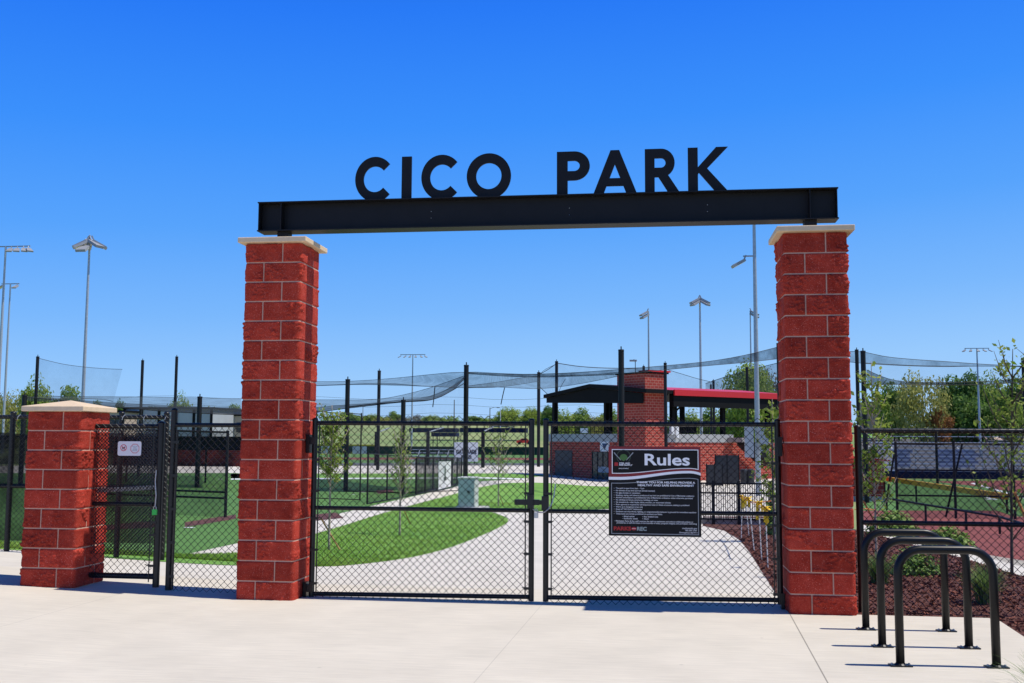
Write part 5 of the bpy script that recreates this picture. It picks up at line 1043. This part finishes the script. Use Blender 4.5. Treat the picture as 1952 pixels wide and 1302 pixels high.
for k, u, v, w_ in (('b', 1290, 790, 44), ('a', 1320, 782, 50), ('b', 1350, 778, 50), ('e', 1300, 800, 40), ('a', 1385, 772, 60), ('b', 1420, 762, 60), ('c', 1455, 770, 60)): far_tree(PROT[k], u, v, 215+rr.uniform(-8, 8), w_, {'a': 'light green tree seen beneath the red roof edge', 'b': 'mid green tree seen beneath the red roof edge', 'e': 'yellow green tree seen beneath the red roof edge', 'c': 'dark green tree seen beneath the red roof edge'}[k], 'trees seen through the open pavilion deck')
far_tree(PROT['g'], 1427, 693, 150, 132, 'big light green tree rising above the red roof beside the right pillar', None)
far_tree(PROT['d'], 1468, 704, 165, 80, 'greyish sparse tree behind the big light green tree by the right pillar', None)
for k, u, v, y, w_, lab in (('a', 72, 720, 190, 66, 'tall light green tree left above the short pillar, behind the black pole'), ('b', 140, 738, 195, 92, 'broad mid green tree above the short pillar behind the cluster light pole'), ('e', 28, 745, 205, 70, 'yellowish tree at the left edge of the picture'), ('d', 5, 750, 210, 60, 'greyish tree cut by the left edge of the picture'), ('a', 347, 751, 200, 54, 'light green tree between the thin pole and the stout cage pole'), ('c', 228, 764, 260, 24, 'small dark tree between the short pillar and the thin pole'), ('b', 440, 772, 230, 60, 'mid green tree against the left side of the tall pillar'), ('c', 300, 776, 260, 40, 'small dark tree behind the pale hall roof'), ('e', 105, 770, 215, 70, 'low yellow green tree behind the short pillar cap'), ('b', 180, 765, 225, 50, 'mid green low tree right of the short pillar cap'), ('e', 400, 776, 240, 44, 'yellow green low tree beside the stout cage pole')): far_tree(PROT[k], u, v, y, w_, lab, None)
for k, u, v, y, w_, lab in (('b', 1702, 728, 262, 62, 'mid green tree right of the two close black poles'), ('c', 1692, 748, 275, 44, 'dark conifer-like tree beside the pinkish house'), ('e', 1757, 710, 250, 100, 'large pale yellow green tree with open branches right of the tall pillar'), ('f', 1790, 776, 246, 46, 'rust orange bushy tree at the foot of the pale tree'), ('c', 1832, 714, 262, 84, 'large dark green tree left of the distant lamp crossarm pole'), ('b', 1866, 728, 258, 70, 'mid green tree right behind the distant lamp pole at right'), ('a', 1888, 711, 272, 66, 'light green tree topping the row right of the lamp pole'), ('b', 1912, 745, 252, 60, 'mid green lower tree near the right edge'), ('c', 1944, 714, 262, 60, 'dark green tree cut by the right edge'), ('a', 1930, 762, 246, 60, 'light green low tree at the right edge'), ('c', 1850, 755, 252, 80, 'dark green bushy tree in the middle of the right row'), ('d', 1800, 724, 285, 60, 'greyish bare tree behind the gap in the right row')): far_tree(PROT[k], u, v, y, w_, lab, None)
# a far wood that reads as one mass, closing the horizon behind the single trees
V = []; rng = np.random.default_rng(9)
for i in range(210):
    x = -420+i*4.3+rng.normal(0, 2); y = 440+rng.normal(0, 10); hh = rng.uniform(4, 6.5); D = rng.normal(0, 1, (260, 3)); D /= np.linalg.norm(D, axis=1)[:, None]
    V.append(leaf_quads(np.array([x, y, 6.2+hh*.45])+D*rng.uniform(.6, 1, 260)[:, None]*np.array([5, 4, hh*.55]), D, .42, rng))
tag(link('far_woods', np_mesh('far_woods', np.concatenate(V), 4, LEAFS['mid'])), 'continuous low wood along the horizon behind the tree line', 'woods', kind='stuff')
# ------------------------------------------------------------------ young planted trees
def young_tree(label, base, h, spread, seed, n=9, leaf=.035, nleaf=34, r0=.014, low=.3, group=None, kind='young', lean=0, loc2=None, bark=None, upright=.7, fl=.25):
    rng = np.random.default_rng(seed); b = Vector(base); t = thing('young_tree', label, 'tree', b, group); m = MB(); C = []; NN = []
    lead = [b, b+Vector((lean*.3, 0, h*.35)), b+Vector((lean*.7, .01, h*.7)), b+Vector((lean, 0, h*.97))]; m.tube(catmull(lead, 5), [r0*(1-.8*i/15) for i in range(16)], 7); tips = [(lead[2], lead[3])]
    for i in range(n):
        f = low+(.85-low)*i/(n-1)+rng.normal(0, .02); a = i*2.4+rng.uniform(-.4, .4); p0 = lead[0].lerp(lead[3], f); ln = spread*(1.15-.6*f)*rng.uniform(.7, 1.2)
        p1 = p0+Vector((math.cos(a)*ln*.55, math.sin(a)*ln*.55, ln*upright*.8)); p2 = p0+Vector((math.cos(a)*ln, math.sin(a)*ln, ln*upright*2.0)); m.tube([p0, p1, p2], [r0*.5, r0*.34, r0*.12], 5); tips.append((p0.lerp(p1, .4), p2))
        for k in range(3):
            q0 = p0.lerp(p1, rng.uniform(.4, 1)) if k else p1; q1 = q0+Vector((rng.normal(0, .3)*ln, rng.normal(0, .3)*ln, rng.uniform(.25, .7)*ln)); m.tube([q0, q1], [r0*.22, r0*.07], 4, cap=False); tips.append((q0.lerp(q1, .2), q1))
    for q0, q1 in tips:
        k = int(nleaf*rng.uniform(.5, 1.4)); f = rng.uniform(fl, 1.03, k)[:, None]; P = np.array(q0)*(1-f)+np.array(q1)*f+rng.normal(0, leaf*1.1, (k, 3)); C.append(P); NN.append(rng.normal(0, 1, (k, 3))+np.array([0, 0, .5]))
    C = np.concatenate(C); V = leaf_quads(C, np.concatenate(NN), leaf, rng)
    link('trunk', m.mesh('trunk', bark or PALEB, True), t); link('crown', np_mesh('crown', V, 4, LEAFS[kind]), t); return t
def top_h(u, v, g): return PY(u, v, g.y).z-g.z
g = G(627, 1050); young_tree('young slim tree on the lawn nearest the tall left pillar', g, top_h(627, 764, g), .33, 21, n=18, leaf=.026, nleaf=26, r0=.021, low=.40, upright=.9)
g = G(762, 1022); young_tree('young bare-looking tree on the lawn, second from the tall left pillar', g, top_h(762, 806, g), .34, 22, n=24, leaf=.022, nleaf=8, r0=.022, low=.34, upright=.95)
g = G(950, 966); young_tree('young sparse tree on the lawn beside the utility cabinet', g, top_h(950, 826, g), .72, 23, n=14, leaf=.035, nleaf=10, r0=.028, low=.35)
def stake(a, b, y, label, m=WOOD): A = PY(a[0], a[1], y); B = G(*b); B = PY(b[0], b[1], B.y); tag(MB().tube([B-(A-B)*.05, A], .014, 6).build('tree_stake', m), label, 'stake')
g = G(640, 1050); stake((612, 988), (649, 1050), g.y-.1, 'tilted wooden stake leaning at the young tree nearest the left pillar'); g = G(780, 1005); stake((770, 972), (783, 1000), g.y+.1, 'tilted wooden stake beside the second young tree on the lawn'); g = G(955, 965); stake((950, 938), (960, 964), g.y, 'short wooden stake beside the young tree by the cabinet')
g = Vector((PY(1669, 1000, 3.2).x, 3.2, gz(6, 3.2))); young_tree('leafy young tree close to the right side of the right tall pillar', g, top_h(1664, 676, g), .26, 31, n=18, leaf=.034, nleaf=10, r0=.017, low=.30, upright=.9)
g = Vector((PY(1925, 1000, 4.0).x, 4.0, gz(9, 4))); young_tree('leafy young tree at the right edge behind the bike racks', g, top_h(1938, 652, g), .52, 33, n=22, leaf=.034, nleaf=8, r0=.022, low=.15, lean=.12, bark=BARK, upright=.9)
g = Vector((PY(1476, 980, 10).x, 10, gz(7, 10))); young_tree('leafy young tree squeezed against the left edge of the right pillar', g, top_h(1478, 752, g), .34, 35, n=16, leaf=.042, nleaf=11, r0=.02, low=.2)
OST = mat('orange_stake', (.50, .20, .06), .8, .15, 12)
stake((1646, 955), (1676, 1012), 3.4, 'orange brown stake tilted beside the tree right of the pillar', OST); A = PY(1934, 938, 3.6); B = PY(1965, 1010, 3.6); tag(MB().tube([B, A], .018, 6).build('tree_stake', OST), 'orange brown stake at the right edge of the picture', 'stake')
tag(MB().tube([PY(1630, 971, 1.2), PY(1650, 970, 2.2), PY(1668, 972, 3.2)], .006, 5).build('strap', ORG), 'orange tree strap near the right tall pillar', 'strap')
# ------------------------------------------------------------------ shrubs and ornamental grasses
def shrub(label, u, v, wpx, hpx, seed, leaf=.035, n=520, kind='shrub', name='shrub'):
    g = G(u, v); s = ppm(g.y, g.x); rx, rz = wpx/s/2, hpx/s; rng = np.random.default_rng(seed); t = thing(name, label, 'shrub', g); m = MB()
    D = rng.normal(0, 1, (n, 3)); D[:, 2] = abs(D[:, 2]); D /= np.linalg.norm(D, axis=1)[:, None]; R = rng.uniform(.35, 1.08, n)[:, None]; C = np.array(g)+D*R*np.array([rx, rx*.8, rz]); link('foliage', np_mesh('foliage', leaf_quads(C, D+np.array([0, 0, .5]), leaf, rng), 4, LEAFS[kind]), t)
    for k in range(9): q = C[rng.integers(n)]; m.tube([g, (Vector(q)+g)/2+Vector((0, 0, .03)), Vector(q)], [.007, .005, .002], 4)
    link('stems', m.mesh('stems', BARK), t)
shrub('bright leafy shrub directly right of the pillar, above the far bike rack', 1703, 1022, 96, 46, 41, .045, 2600); shrub('leafy shrub behind the middle bike rack near the sidewalk', 1808, 1054, 92, 46, 42, .042, 2400); shrub('low leafy shrub seen under the bike rack bars', 1745, 1098, 100, 54, 43, .030, 1100); shrub('dark leafy shrub at the left foot of the right tall pillar', 1478, 1022, 36, 92, 44, .05, 420)
BLADE = leafmat('ornamental_blades', (.06, .14, .03), (.24, .34, .11), .3, 5)
def clump(label, g, h, spread, seed, n=170, wd=.006):
    rng = np.random.default_rng(seed); Q = []
    for _ in range(n):
        a = rng.uniform(0, 6.28); r = abs(rng.normal(0, .05)); L_ = h*rng.uniform(.6, 1.15); out = spread*rng.uniform(.15, 1.0); b = np.array([g.x+r*math.cos(a), g.y+r*math.sin(a), g.z]); d = np.array([math.cos(a), math.sin(a), 0]); s = np.array([-math.sin(a), math.cos(a), 0])*wd; pr = None
        for k in range(6):
            f = k/5; p = b+d*out*f**1.5+np.array([0, 0, L_*(f-.42*f**2.6*(out/spread))]); ww = s*(1-.85*f)
            if pr is not None: Q += [pr[0]-pr[1], pr[0]+pr[1], p+ww, p-ww]
            pr = (p, ww)
    t = link('ornamental_grass', np_mesh('ornamental_grass', np.array(Q), 4, BLADE), None, g); tag(t, label, 'grass plant', 'ornamental grass clumps')
g = G(1676, 1114); clump('ornamental grass clump beside the far bike rack, close to the pillar', g, .40, .22, 51, 420)
g = G(1880, 1152); clump('ornamental grass clump seen through the right legs of the bike racks', g, .46, .28, 52, 460)
g = G(1952, 1322); clump('ornamental grass tuft poking in at the bottom right corner', Vector((g.x+.12, g.y, 0)), .27, .42, 53, 110, .0035)
